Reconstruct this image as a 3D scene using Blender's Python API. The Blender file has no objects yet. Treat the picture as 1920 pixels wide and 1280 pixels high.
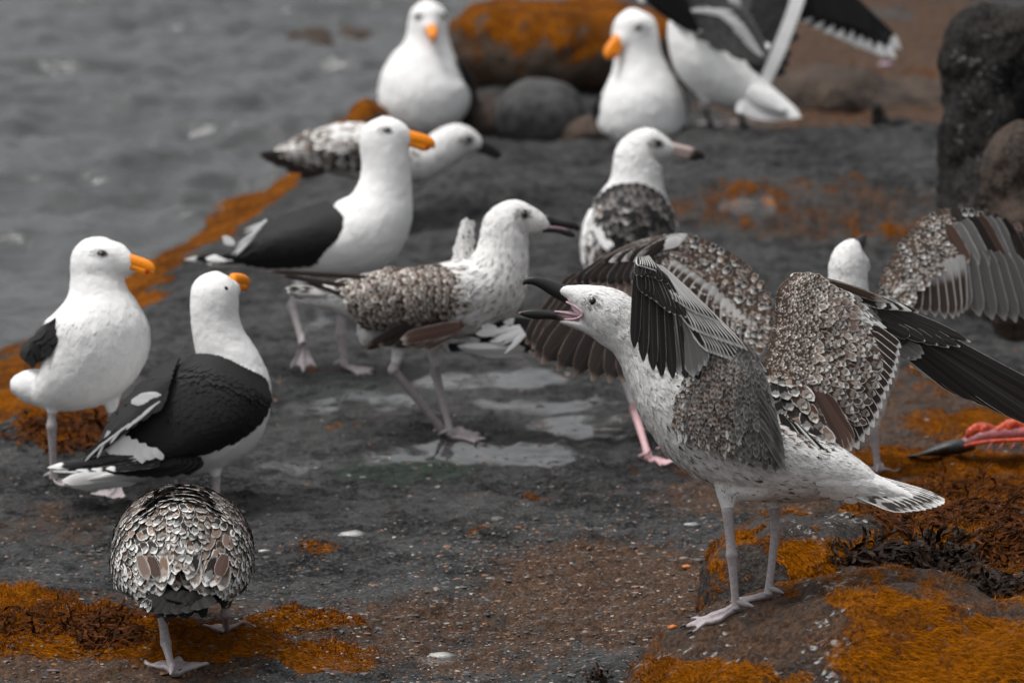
import bpy, math, random
import numpy as np
from mathutils import Vector, Matrix
from mathutils.bvhtree import BVHTree

rng = np.random.default_rng(7)
random.seed(7)
scene = bpy.context.scene
COL = scene.collection

# ------------------------------------------------------------------ camera
FPX, CAMH = 11150.0, 2.4                 # focal length in photo pixels (1920 wide), eye height
PITCH = math.atan(2370.0 / FPX)
cam = bpy.data.cameras.new('camera')
cam.sensor_width = 36.0
cam.lens = 36.0 * FPX / 1920.0
cam.clip_start, cam.clip_end = 0.5, 5000.0
cam.dof.use_dof = True
cam.dof.focus_distance = 9.28
cam.dof.aperture_fstop = 5.2
cam.dof.aperture_blades = 9
cam_o = bpy.data.objects.new('camera', cam)
cam_o.location = (0, 0, CAMH)
cam_o.rotation_euler = (math.radians(90) - PITCH, 0, 0)
COL.objects.link(cam_o)
scene.camera = cam_o

# ------------------------------------------------------------------ world + sun (overcast)
SUN_EL, SUN_AZ = math.radians(68), math.radians(282)     # azimuth clockwise from +Y
world = bpy.data.worlds.new('World')
scene.world = world
world.use_nodes = True
wn = world.node_tree
wn.nodes.clear()
sky = wn.nodes.new('ShaderNodeTexSky')
sky.sky_type = 'NISHITA'
sky.sun_disc = False
sky.sun_elevation = SUN_EL
sky.sun_rotation = SUN_AZ
sky.air_density = 1.0
sky.dust_density = 6.0
hs = wn.nodes.new('ShaderNodeHueSaturation')             # overcast: the blue is hidden by cloud
hs.inputs['Saturation'].default_value = 0.12
bg = wn.nodes.new('ShaderNodeBackground')
bg.inputs['Strength'].default_value = 0.12
wo = wn.nodes.new('ShaderNodeOutputWorld')
wn.links.new(sky.outputs[0], hs.inputs['Color'])
wn.links.new(hs.outputs[0], bg.inputs['Color'])
wn.links.new(bg.outputs[0], wo.inputs['Surface'])

sun = bpy.data.lights.new('sun', 'SUN')
sun.energy = 1.4
sun.angle = math.radians(20)
sun.color = (1.0, 0.97, 0.93)
sun_o = bpy.data.objects.new('sun', sun)
sd = Vector((math.sin(SUN_AZ) * math.cos(SUN_EL), math.cos(SUN_AZ) * math.cos(SUN_EL), math.sin(SUN_EL)))
sun_o.rotation_euler = (-sd).to_track_quat('-Z', 'Y').to_euler()
sun_o.location = (0, 8, 6)
COL.objects.link(sun_o)

scene.view_settings.view_transform = 'Standard'
scene.view_settings.look = 'None'
scene.view_settings.exposure = 0.42
scene.view_settings.gamma = 1.0
scene.view_settings.use_curve_mapping = False
scene.cycles.use_denoising = True
scene.cycles.max_bounces = 5
scene.cycles.diffuse_bounces = 3
scene.cycles.glossy_bounces = 3
scene.cycles.transmission_bounces = 3

# ------------------------------------------------------------------ projection helpers
CAM = np.array([0, 0, CAMH])
AR = np.array([1.0, 0, 0])
AF = np.array([0, math.cos(PITCH), -math.sin(PITCH)])
AU = np.array([0, math.sin(PITCH), math.cos(PITCH)])


def unproj(x, y, d):
    x, y, d = np.broadcast_arrays(np.asarray(x, float), np.asarray(y, float), np.asarray(d, float))
    return (CAM + d[..., None] * (AF + ((x - 960) / FPX)[..., None] * AR + ((640 - y) / FPX)[..., None] * AU))


def gpt(x, y, z=0.0):
    """world point where the sight line of a photo pixel meets height z"""
    r = unproj(x, y, 1.0) - CAM
    t = (z - CAMH) / r[..., 2]
    return CAM + r * np.asarray(t)[..., None]


# ------------------------------------------------------------------ numpy noise
_perm = rng.permutation(512)
_perm = np.concatenate([_perm, _perm, _perm]).astype(np.int64)
_grad = rng.normal(size=(512, 3))
_grad /= np.linalg.norm(_grad, axis=1)[:, None]


def pnoise(p):
    p = np.asarray(p, float)
    i = np.floor(p).astype(np.int64)
    f = p - i
    u = f * f * f * (f * (f * 6 - 15) + 10)
    i &= 511
    out = 0
    for dx in (0, 1):
        for dy in (0, 1):
            for dz in (0, 1):
                h = _perm[_perm[_perm[(i[..., 0] + dx) & 511] + ((i[..., 1] + dy) & 511)] + ((i[..., 2] + dz) & 511)] & 511
                g = _grad[h]
                dvec = f - np.array([dx, dy, dz])
                w = (u[..., 0] if dx else 1 - u[..., 0]) * (u[..., 1] if dy else 1 - u[..., 1]) * (u[..., 2] if dz else 1 - u[..., 2])
                out = out + w * (g * dvec).sum(-1)
    return out


def fbm(p, oct=4, lac=2.03, gain=0.5):
    p = np.asarray(p, float)
    a, s = 1.0, 0.0
    for _ in range(oct):
        s = s + a * pnoise(p)
        p = p * lac + 17.3
        a *= gain
    return s


def sstep(a, b, x):
    t = np.clip((x - a) / (b - a), 0, 1)
    return t * t * (3 - 2 * t)


# ------------------------------------------------------------------ meshes and objects
def mk_mesh(name, v, q, uv=None, mats=(), mi=None, smooth=True, attrs=None):
    """quads only (n,4) or tris (n,3)"""
    v = np.asarray(v, np.float32)
    q = np.asarray(q, np.int32)
    k = q.shape[1]
    me = bpy.data.meshes.new(name)
    me.vertices.add(len(v))
    me.vertices.foreach_set('co', v.ravel())
    me.loops.add(q.size)
    me.loops.foreach_set('vertex_index', q.ravel())
    me.polygons.add(len(q))
    me.polygons.foreach_set('loop_start', np.arange(0, q.size, k, dtype=np.int32))
    me.polygons.foreach_set('use_smooth', np.full(len(q), smooth))
    if mi is not None:
        me.polygons.foreach_set('material_index', np.asarray(mi, np.int32))
    if uv is not None:
        l = me.uv_layers.new(name='UVMap')
        l.data.foreach_set('uv', np.asarray(uv, np.float32)[q.ravel()].ravel())
    for m in mats:
        me.materials.append(m)
    if attrs:
        for n, a in attrs.items():
            at = me.attributes.new(n, 'FLOAT', 'POINT')
            at.data.foreach_set('value', np.asarray(a, np.float32))
    me.update(calc_edges=True)
    me.validate()
    return me


def link(name, data, parent=None, kind=None):
    o = bpy.data.objects.new(name, data)
    COL.objects.link(o)
    if parent is not None:
        o.parent = parent
        o.matrix_parent_inverse = WORLD[parent.name].inverted()
    WORLD[o.name] = Matrix.Identity(4)
    if kind:
        o['kind'] = kind
    return o


WORLD = {}       # world matrices by object name (children are built in world space)


def tag(o, label, cat=None, group=None, kind=None):
    o['label'] = label
    if cat:
        o['category'] = cat
    if group:
        o['group'] = group
    if kind:
        o['kind'] = kind
    return o


# ------------------------------------------------------------------ material node helper
class NT:
    def __init__(self, name):
        self.m = bpy.data.materials.new(name)
        self.m.use_nodes = True
        self.t = self.m.node_tree
        self.t.nodes.clear()
        self.out = self.n('ShaderNodeOutputMaterial')

    def n(self, typ, **props):
        nd = self.t.nodes.new(typ)
        for k, v in props.items():
            setattr(nd, k, v)
        return nd

    def put(self, sock, v):
        if hasattr(v, 'is_output') or isinstance(v, bpy.types.NodeSocket):
            self.t.links.new(v, sock)
        elif v is not None:
            if sock.type == 'RGBA' and not hasattr(v, '__len__'):
                v = (v, v, v)
            if sock.type == 'RGBA' and len(v) == 3:
                v = (*v, 1)
            sock.default_value = v

    def math(self, op, a, b=None, c=None, clamp=False):
        nd = self.n('ShaderNodeMath', operation=op, use_clamp=clamp)
        self.put(nd.inputs[0], a)
        if b is not None:
            self.put(nd.inputs[1], b)
        if c is not None:
            self.put(nd.inputs[2], c)
        return nd.outputs[0]

    def mix(self, f, a, b, blend='MIX'):
        nd = self.n('ShaderNodeMix', data_type='RGBA', blend_type=blend)
        self.put(nd.inputs[0], f)
        self.put(nd.inputs[6], a)
        self.put(nd.inputs[7], b)
        return nd.outputs[2]

    def ramp01(self, x, a, b):
        nd = self.n('ShaderNodeMapRange', interpolation_type='SMOOTHSTEP', clamp=True)
        self.put(nd.inputs[0], x)
        self.put(nd.inputs[1], a)
        self.put(nd.inputs[2], b)
        return nd.outputs[0]

    def noise(self, scale, detail=4, rough=.55, coord=None, dist=0.0, stretch=None):
        nd = self.n('ShaderNodeTexNoise')
        nd.inputs['Scale'].default_value = scale
        nd.inputs['Detail'].default_value = detail
        nd.inputs['Roughness'].default_value = rough
        nd.inputs['Distortion'].default_value = dist
        if coord is None:
            coord = self.pos()
        if stretch:
            mp = self.n('ShaderNodeVectorMath', operation='MULTIPLY')
            self.t.links.new(coord, mp.inputs[0])
            mp.inputs[1].default_value = stretch
            coord = mp.outputs[0]
        self.t.links.new(coord, nd.inputs['Vector'])
        return nd.outputs[0]

    def voro(self, scale, coord=None, feature='F1'):
        nd = self.n('ShaderNodeTexVoronoi', feature=feature)
        nd.inputs['Scale'].default_value = scale
        self.t.links.new(coord or self.pos(), nd.inputs['Vector'])
        return nd

    def pos(self):
        if not hasattr(self, '_pos'):
            self._pos = self.n('ShaderNodeNewGeometry').outputs['Position']
        return self._pos

    def attr(self, name):
        return self.n('ShaderNodeAttribute', attribute_name=name).outputs['Fac']

    def bsdf(self, color, rough=.7, spec=.35, bump=None, bstr=.3, bdist=.002, **kw):
        b = self.n('ShaderNodeBsdfPrincipled')
        self.put(b.inputs['Base Color'], color)
        self.put(b.inputs['Roughness'], rough)
        self.put(b.inputs['Specular IOR Level'], spec)
        for k, v in kw.items():
            self.put(b.inputs[k.replace('_', ' ')], v)
        if bump is not None:
            bm = self.n('ShaderNodeBump')
            bm.inputs['Distance'].default_value = bdist
            self.put(bm.inputs['Strength'], bstr)
            self.put(bm.inputs['Height'], bump)
            self.t.links.new(bm.outputs[0], b.inputs['Normal'])
        self.t.links.new(b.outputs[0], self.out.inputs['Surface'])
        return self.m

# ------------------------------------------------------------------ materials: rock, water, weed
def rock_material(name, dark, light, use_attr, barnacle=0.0, algae_amt=0.0, wet=0.0):
    t = NT(name)
    big = t.noise(5, 5, .6, stretch=(.7, 1, 1))
    mid = t.noise(30, 7, .68, stretch=(.75, 1, 1))
    fine = t.noise(150, 5, .72)
    col = t.mix(t.ramp01(t.math('ADD', t.math('MULTIPLY', big, .45), t.math('MULTIPLY', mid, .55)), .41, .60), dark, light)
    col = t.mix(t.math('MULTIPLY', t.ramp01(fine, .42, .72), .55), col, t.mix(.5, light, (.2, .2, .2)))
    col = t.mix(t.math('MULTIPLY', t.ramp01(fine, .5, .28), .7), col, (.012, .012, .013))
    bumph = t.math('ADD', t.math('MULTIPLY', mid, 1.0), t.math('MULTIPLY', fine, .5))
    rough = t.math('MULTIPLY_ADD', mid, .35, .38)
    an = t.noise(22, 6, .7, stretch=(1, .55, 1))
    af = t.noise(140, 5, .75, stretch=(1, .5, 1))
    if use_attr:
        al, si, we, gr = t.attr('algae'), t.attr('silt'), t.attr('wet'), t.attr('green')
    else:
        z = t.n('ShaderNodeSeparateXYZ')
        g = t.n('ShaderNodeNewGeometry')
        t.t.links.new(g.outputs['Normal'], z.inputs[0])
        al = t.math('MULTIPLY_ADD', t.math('MAXIMUM', z.outputs[2], -.2), .35, algae_amt)
        si, we, gr = .25, wet, 0.0
    spec = t.math('MULTIPLY_ADD', we, .44, .06)
    # brown silt film
    sm = t.ramp01(t.math('ADD', si, t.math('MULTIPLY', t.math('SUBTRACT', an, .5), 1.1)), .38, .72)
    silt = t.mix(t.ramp01(af, .35, .68), (.028, .014, .0075), (.13, .072, .042))
    col = t.mix(t.math('MULTIPLY', sm, .85), col, silt)
    gm = t.ramp01(t.math('ADD', gr, t.math('MULTIPLY', t.math('SUBTRACT', mid, .5), 1.2)), .45, .8)
    col = t.mix(t.math('MULTIPLY', gm, .6), col, (.016, .032, .02))
    # orange algae
    am = t.ramp01(t.math('ADD', al, t.math('MULTIPLY', t.math('SUBTRACT', an, .5), 1.5)), .42, .68)
    org = t.mix(t.ramp01(af, .3, .66), (.045, .011, .0005), (.36, .112, .002))
    org = t.mix(t.ramp01(t.noise(11, 4), .38, .62), t.mix(.55, org, (.028, .009, .002)), org)
    col = t.mix(am, col, org)
    if barnacle:
        v = t.voro(75)
        bn = t.ramp01(t.math('ADD', t.noise(7, 4), t.math('MULTIPLY', t.math('SUBTRACT', t.noise(60, 3), .5), .9)), .60, .70)
        bs = t.math('MULTIPLY', bn, t.ramp01(v.outputs['Distance'], .62, .3))
        bs = t.math('MULTIPLY', bs, t.math('SUBTRACT', 1.0, t.math('MULTIPLY', am, .75)))
        col = t.mix(t.math('MULTIPLY', bs, barnacle), col, t.mix(fine, (.25, .25, .25), (.62, .62, .6)))
        bumph = t.math('ADD', bumph, t.math('MULTIPLY', bs, .8))
    # wet film
    rough = t.mix(we, rough, .07)
    wd = t.math('SUBTRACT', 1.0, t.math('MULTIPLY', we, .2))
    wcol = t.n('ShaderNodeMix', data_type='RGBA', blend_type='MULTIPLY')
    wcol.inputs[0].default_value = 1
    t.put(wcol.inputs[6], col)
    t.put(wcol.inputs[7], wd)
    rough = t.mix(am, rough, .85)
    bumph = t.math('ADD', bumph, t.math('MULTIPLY', t.math('MULTIPLY', am, af), 1.4))
    bst = t.math('MULTIPLY', t.math('SUBTRACT', 1.0, we), .85)
    return t.bsdf(wcol.outputs[2], rough, spec, bumph, bst, .012)


M = {}
M['slab'] = rock_material('wet_slab_rock', (.0035, .0035, .0037), (.054, .054, .054), True)
M['boulder'] = rock_material('algae_boulder', (.006, .005, .0045), (.045, .036, .03), True, barnacle=.7)
M['dark_rock'] = rock_material('dark_rock', (.0035, .003, .0027), (.020, .0155, .0125), False, barnacle=0.25, algae_amt=-.12)
M['brown_rock'] = rock_material('brown_rock', (.018, .013, .010), (.085, .058, .043), False, algae_amt=-.05)
M['grey_rock'] = rock_material('grey_rock', (.025, .025, .0255), (.085, .085, .085), False, algae_amt=.02)
M['orange_rock'] = rock_material('orange_rock', (.03, .02, .012), (.1, .07, .05), False, algae_amt=.42)


def water_material():
    t = NT('sea_water')
    n1 = t.noise(9, 4, .6, stretch=(.35, 1, 1))
    n2 = t.noise(30, 3, .6, stretch=(.5, 1, 1))
    h = t.math('ADD', n1, t.math('MULTIPLY', n2, .25))
    return t.bsdf((.055, .057, .058), .1, .5, h, .7, .03, IOR=1.33)


M['water'] = water_material()


def simple(name, col, rough=.6, spec=.4, var=.3, scale=60, bump=.3, bd=.001, **kw):
    t = NT(name)
    n = t.noise(scale, 4, .6)
    c = t.mix(t.ramp01(n, .3, .7), tuple(x * (1 - var) for x in col), tuple(min(1, x * (1 + var)) for x in col))
    return t.bsdf(c, rough, spec, n, bump, bd, **kw)


def weed_material(name, a, b, rough, spec=.15):
    t = NT(name)
    g = t.n('ShaderNodeNewGeometry').outputs['Random Per Island']
    n = t.noise(80, 3)
    c = t.mix(g, a, b)
    c = t.mix(t.math('MULTIPLY', t.ramp01(n, .35, .7), .5), c, tuple(x * .35 for x in a))
    return t.bsdf(c, rough, spec, n, .4, .002)


M['weed'] = weed_material('bladder_wrack', (.004, .002, .0009), (.030, .0115, .0033), .5, .1)
M['tuft'] = weed_material('orange_filament_algae', (.13, .036, .0006), (.42, .135, .002), .9, .03)
M['weedrust'] = weed_material('rust_wrack', (.016, .005, .0010), (.105, .030, .004), .7, .06)
M['pebble'] = None


def pebble_material():
    t = NT('gravel')
    g = t.n('ShaderNodeNewGeometry').outputs['Random Per Island']
    r = t.n('ShaderNodeValToRGB')
    t.t.links.new(g, r.inputs[0])
    e = r.color_ramp.elements
    e[0].position, e[0].color = 0, (.02, .02, .021, 1)
    e[1].position, e[1].color = 1, (.42, .36, .3, 1)
    for p, c in ((.3, (.055, .055, .057, 1)), (.55, (.10, .095, .09, 1)), (.72, (.10, .045, .02, 1)), (.86, (.22, .09, .035, 1)), (.94, (.2, .19, .18, 1))):
        k = e.new(p)
        k.color = c
    n = t.noise(300, 3)
    return t.bsdf(r.outputs[0], .5, .4, n, .4, .001)


M['pebble'] = pebble_material()
M['leg'] = simple('leg_skin', (.36, .325, .33), .5, .4, .18, 240, .5, .0006)
M['legpink'] = simple('pink_leg_skin', (.56, .35, .37), .5, .4, .15, 240, .5, .0006)
M['web'] = simple('foot_web', (.38, .335, .345), .55, .35, .18, 200, .5, .0006)
M['claw'] = simple('claw', (.02, .02, .02), .4)
M['eyedark'] = simple('dark_eye', (.006, .005, .005), .06, .6, 0, 10, 0)
M['eyeadult'] = simple('brown_eye', (.022, .012, .006), .08, .6, .2, 300, 0)
M['eyering'] = simple('orange_eye_ring', (.45, .14, .03), .5)
M['skinring'] = simple('grey_eye_ring', (.07, .065, .062), .6)
M['mouth'] = simple('pink_mouth', (.48, .30, .35), .35, .5, .15, 150, .3)
M['billblack'] = simple('black_bill', (.022, .021, .021), .34, .45, .5, 160, .3, .0006)
M['billgrey'] = simple('grey_bill', (.30, .27, .26), .4, .4, .25, 160, .3, .0006)


def bill_material(name, base, tip, redspot, axis_attr='along', dark=None, d0=.42):
    """orange bill of an adult: red gonys spot and pale tip placed along the bill (attribute along: 0 base .. 1 tip)"""
    t = NT(name)
    a = t.attr('along')
    n = t.noise(250, 3)
    c = t.mix(t.ramp01(n, .3, .7), tuple(x * .85 for x in base), base)
    if redspot:
        rs = t.math('MULTIPLY', t.ramp01(a, .60, .72), t.ramp01(a, .93, .84))
        c = t.mix(t.math('MULTIPLY', rs, .9), c, (.55, .02, .008))
    if dark is not None:
        c = t.mix(t.ramp01(t.math('ADD', a, t.math('MULTIPLY', n, .1)), d0, d0 + .17), c, dark)
    c = t.mix(t.math('MULTIPLY', t.ramp01(a, .93, .985), .8), c, tip)
    return t.bsdf(c, .42, .25, n, .2, .0006)


ORG = (.88, .26, .004)
M['billtop'] = bill_material('orange_bill', ORG, (.5, .4, .3), False)
M['billbot'] = bill_material('orange_bill_red_spot', ORG, (.5, .4, .3), True)
M['billimm'] = bill_material('pale_bill_dark_tip', (.46, .36, .33), (.02, .02, .02), False, dark=(.02, .016, .014))
M['billjuvlow'] = bill_material('black_bill_pink_base', (.36, .28, .27), (.35, .2, .14), False, dark=(.02, .019, .019), d0=.2)
M['billjuv'] = bill_material('black_bill_pale_tip', (.022, .021, .021), (.35, .2, .14), False)


def feather_material(name, center, edge, ew=.25, tw=.2, bars=0.0, bfreq=3.0, var=.35, wob=.45, rach=.0, rough=.68, soft=.22, base=None, bend_=.3):
    """feather seen by its own uv: x across the vane, y from root to tip"""
    t = NT(name)
    uv = t.n('ShaderNodeUVMap').outputs[0]
    sp = t.n('ShaderNodeSeparateXYZ')
    t.t.links.new(uv, sp.inputs[0])
    x, y = sp.outputs[0], sp.outputs[1]
    u = t.math('ABSOLUTE', t.math('MULTIPLY_ADD', x, 2.0, -1.0))
    isl = t.n('ShaderNodeNewGeometry').outputs['Random Per Island']
    orn = t.n('ShaderNodeObjectInfo').outputs['Random']
    rnd = t.math('FRACT', t.math('ADD', isl, orn))
    cb = t.n('ShaderNodeCombineXYZ')
    t.put(cb.inputs[0], t.math('MULTIPLY_ADD', rnd, 37.0, x))
    t.put(cb.inputs[1], t.math('MULTIPLY', y, 1.6))
    t.put(cb.inputs[2], t.math('MULTIPLY', rnd, 11.0))
    n = t.noise(3.4, 5, .7, coord=cb.outputs[0])
    nn = t.math('MULTIPLY', t.math('SUBTRACT', n, .5), wob)
    e1 = t.ramp01(t.math('ADD', u, nn), 1 - ew - soft * .5, 1 - ew + soft * .5)
    e2 = t.ramp01(t.math('ADD', y, t.math('MULTIPLY', nn, .6)), 1 - tw - soft * .4, 1 - tw + soft * .4)
    m = t.math('MAXIMUM', e1, e2)
    if bars:
        b = t.math('SINE', t.math('ADD', t.math('MULTIPLY', t.math('SUBTRACT', y, t.math('MULTIPLY', u, .12)), bfreq * 6.283), t.math('MULTIPLY', n, 5.0)))
        m = t.math('MAXIMUM', m, t.math('MULTIPLY', t.ramp01(b, .1, .7), bars))
    c = t.mix(m, center, edge)
    if base is not None:
        c = t.mix(t.ramp01(t.math('ADD', y, nn), bend_ + .12, bend_ - .12), c, base)
    if rach:
        c = t.mix(t.math('MULTIPLY', t.ramp01(u, .09, .03), rach), c, tuple(min(1, q * 2.2 + .03) for q in center))
    # barbs: fine oblique lines
    barb = t.math('SINE', t.math('MULTIPLY', t.math('SUBTRACT', t.math('MULTIPLY', y, 6.0), t.math('MULTIPLY', u, 1.3)), 26.0))
    val = t.math('ADD', t.math('MULTIPLY_ADD', rnd, var, 1 - var * .55), t.math('MULTIPLY', barb, .045))
    val = t.math('ADD', val, t.math('MULTIPLY', nn, .25))
    mul = t.n('ShaderNodeMix', data_type='RGBA', blend_type='MULTIPLY')
    mul.inputs[0].default_value = 1
    t.put(mul.inputs[6], c)
    t.put(mul.inputs[7], val)
    return t.bsdf(mul.outputs[2], rough, .14, barb, .12, .0006)


WHT = (.80, .80, .79)
FM = {}
def fm(key, *a, **k):
    FM[key] = feather_material('feather_' + key, *a, **k)


fm('white', (.80, .80, .798), (.82, .82, .818), var=.07, wob=.12)
fm('whitejuv', (.66, .655, .645), (.79, .785, .775), var=.34, wob=.5)
fm('streak', (.13, .105, .09), (.66, .655, .64), ew=.58, tw=.3, var=.25, wob=.5)
fm('streakfaint', (.46, .44, .42), (.66, .655, .645), ew=.5, tw=.3, var=.25, wob=.5)
fm('eyeshade', (.30, .29, .28), (.46, .45, .44), var=.4, ew=.3, tw=.3, wob=.4)
fm('eyeshadeadult', (.50, .50, .50), (.62, .62, .62), var=.3, ew=.3, tw=.3, wob=.4)
fm('ink', (.009, .0082, .008), (.035, .032, .03), var=.4, ew=.06, tw=.05, wob=.2, soft=.1, rach=.2, rough=.6)
fm('black', (.019, .019, .020), (.023, .023, .024), var=.14, ew=.12, tw=.08, rough=.62)
fm('blackjuv', (.022, .019, .018), (.16, .15, .145), var=.5, ew=.08, tw=.05, wob=.2, rach=.35, rough=.55)
fm('primary', (.026, .0235, .022), (.60, .59, .57), var=.5, ew=.035, tw=.022, wob=.08, soft=.05, rach=.5, rough=.5)
fm('primarypale', (.10, .085, .078), (.55, .54, .52), var=.4, ew=.40, tw=.05, wob=.2, soft=.35, rach=.4, rough=.6)
fm('strip', (.028, .023, .021), (.70, .69, .67), var=.35, ew=.42, tw=.05, wob=.15, soft=.2, rach=.3)
fm('secondary', (.040, .028, .024), (.72, .71, .69), var=.3, ew=.12, tw=.13, wob=.25, soft=.1, rach=.3)
fm('checker', (.066, .037, .024), (.58, .555, .52), var=.7, ew=.09, tw=.2, wob=1.0, soft=.2, bars=.35, bfreq=1.6)
fm('checkerfine', (.058, .036, .026), (.34, .31, .28), var=.75, ew=.09, tw=.2, wob=.9, soft=.28)
fm('checkerdark', (.024, .020, .018), (.66, .65, .63), var=.6, ew=.10, tw=.2, wob=1.0, soft=.2, bars=.3, bfreq=1.3)
fm('checkerbuff', (.20, .135, .10), (.62, .60, .57), var=.5, ew=.25, tw=.2, wob=.8, bars=.3, bfreq=1.5)
fm('softbrown', (.19, .135, .11), (.42, .38, .35), var=.3, ew=.2, tw=.12, wob=.4, soft=.4)
fm('mottle', (.075, .043, .029), (.34, .325, .305), var=.7, ew=.12, tw=.2, wob=1.1, soft=.3, bars=.6, bfreq=1.8)
fm('greyunder', (.085, .08, .076), (.24, .235, .225), var=.7, ew=.25, tw=.15, wob=.7, soft=.4, bars=.35, bfreq=2.2)
fm('browntert', (.085, .050, .040), (.45, .40, .37), var=.45, ew=.06, tw=.06, wob=.4, soft=.2, rach=.2)
fm('palegrey', (.17, .165, .16), (.46, .455, .45), var=.3, ew=.12, tw=.05, wob=.25, soft=.25, rach=.2)
fm('brownwhite', (.095, .068, .056), (.68, .67, .65), var=.3, ew=.22, tw=.06, wob=.2, soft=.2, rach=.2, base=(.6, .59, .57))
fm('tailjuv', (.035, .028, .025), (.72, .71, .69), var=.3, ew=.16, tw=.05, wob=.6, soft=.12, bars=.45, bfreq=3.0, base=(.62, .61, .595), bend_=.42)
fm('bwtip', (.014, .014, .0145), (.82, .82, .81), var=.25, ew=.0, tw=.17, wob=.25, soft=.06, rough=.5)
fm('bwedge', (.020, .020, .021), (.82, .82, .81), var=.2, ew=.0, tw=.30, wob=.35, soft=.08)
fm('immmantle', (.030, .026, .025), (.30, .28, .27), var=.8, ew=.16, tw=.14, wob=.9, soft=.3, bars=.2, bfreq=1.4)
fm('darkbrown', (.026, .020, .018), (.20, .15, .125), var=.5, ew=.05, tw=.045, wob=.15, soft=.1, rach=.3, rough=.55)


def skin_material(name, col, streak, amt, scale):
    """plumage ground under the feather cards"""
    t = NT(name)
    n = t.noise(scale, 4, .6)
    n2 = t.noise(scale * 3.4, 3, .6)
    c = t.mix(t.math('MULTIPLY', t.ramp01(n, .5, .72), amt), col, streak)
    c = t.mix(t.math('MULTIPLY', t.ramp01(n2, .5, .8), amt * .4), c, streak)
    return t.bsdf(c, .8, .1, n2, .35, .003)


M['plum_white'] = skin_material('white_plumage', (.80, .80, .795), (.73, .73, .73), .5, 40)
M['plum_juv'] = skin_material('pale_streaked_plumage', (.74, .735, .725), (.40, .38, .36), .5, 60)
M['plum_brown'] = skin_material('brown_plumage', (.07, .055, .048), (.3, .28, .26), .5, 60)
M['plum_black'] = skin_material('black_plumage', (.019, .019, .02), (.03, .03, .03), .5, 60)

# ------------------------------------------------------------------ land
EDGE_PX = [(-420, 960), (-150, 790), (0, 668), (120, 590), (250, 492), (350, 415), (480, 335), (580, 300), (665, 258), (740, 215), (860, 120), (1000, 20), (1150, -60)]
EDGE = gpt(np.array([p[0] for p in EDGE_PX]), np.array([p[1] for p in EDGE_PX]))[:, :2]


def edge_dist(P):
    """signed distance to the waterline (positive on the land side)"""
    best = np.full(P.shape[:-1], 1e9)
    sgn = np.ones(P.shape[:-1])
    for a, b in zip(EDGE[:-1], EDGE[1:]):
        ab = b - a
        ap = P - a
        t = np.clip((ap @ ab) / (ab @ ab), 0, 1)
        q = ap - t[..., None] * ab
        d = np.sqrt((q ** 2).sum(-1))
        cr = ab[0] * ap[..., 1] - ab[1] * ap[..., 0]
        m = d < best
        best = np.where(m, d, best)
        sgn = np.where(m, np.where(cr < 0, 1.0, -1.0), sgn)
    return best * sgn


def px_of(X, Y, Z):
    d = np.stack([X, Y, Z - CAMH], -1)
    dep = d @ AF
    return 960 + FPX * (d @ AR) / dep, 640 - FPX * (d @ AU) / dep


def blobs(px, py, lst):
    """soft union of ellipses given on the photo's ground (x, y, rx, ry, strength)"""
    o = np.zeros_like(px)
    for x, y, rx, ry, s in lst:
        r = np.sqrt(((px - x) / rx) ** 2 + ((py - y) / ry) ** 2)
        o = np.maximum(o, s * (1 - sstep(.45, 1.25, r)))
    return o


ALGAE = [(60, 1190, 330, 62, .95), (330, 1215, 260, 48, .95), (560, 1175, 150, 26, .8), (600, 1240, 170, 36, .7), (20, 1135, 160, 30, .75),
         (1780, 880, 300, 42, .85), (1500, 910, 260, 24, .55), (1830, 800, 200, 50, .62), (1780, 715, 170, 45, .45), (1250, 880, 150, 20, .35),
         (1860, 940, 240, 40, .9), (1400, 440, 170, 26, .50), (1640, 462, 170, 18, .50), (1560, 425, 120, 14, .4), (150, 800, 150, 50, .95), (30, 740, 110, 40, .7),
         (590, 1045, 70, 12, .55), (980, 1000, 260, 14, .36), (650, 795, 120, 14, .3), (620, 700, 80, 12, .4), (1000, 930, 200, 16, .34),
         (1650, 170, 260, 60, .42), (1560, 215, 140, 30, .4)]
SILT = [(1150, 1110, 330, 130, .8), (820, 1190, 420, 100, .62), (1500, 930, 430, 70, .6), (1750, 780, 300, 140, .6), (200, 1250, 420, 60, .7),
        (90, 980, 190, 60, .5), (1500, 445, 360, 36, .55), (1650, 150, 420, 140, 1.0), (330, 1130, 240, 40, .6), (1320, 1180, 190, 120, .8)]
WET = [(900, 715, 190, 22, .95), (620, 712, 90, 14, .5), (1110, 795, 170, 24, .95), (860, 850, 220, 26, .9), (640, 865, 140, 16, .6), (1010, 845, 120, 20, .75),
       (700, 760, 240, 26, .45), (1400, 445, 70, 9, .5), (1010, 760, 180, 16, .6), (560, 600, 120, 30, .4), (660, 1002, 50, 9, .9), (360, 1045, 130, 12, .4), (820, 1228, 36, 10, .9), (620, 1255, 60, 16, .6)]
GREEN = [(700, 740, 260, 50, .55), (760, 880, 220, 40, .7), (1050, 960, 300, 30, .5), (1380, 330, 160, 40, .5), (1750, 690, 200, 40, .5), (600, 790, 200, 40, .5)]


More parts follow.
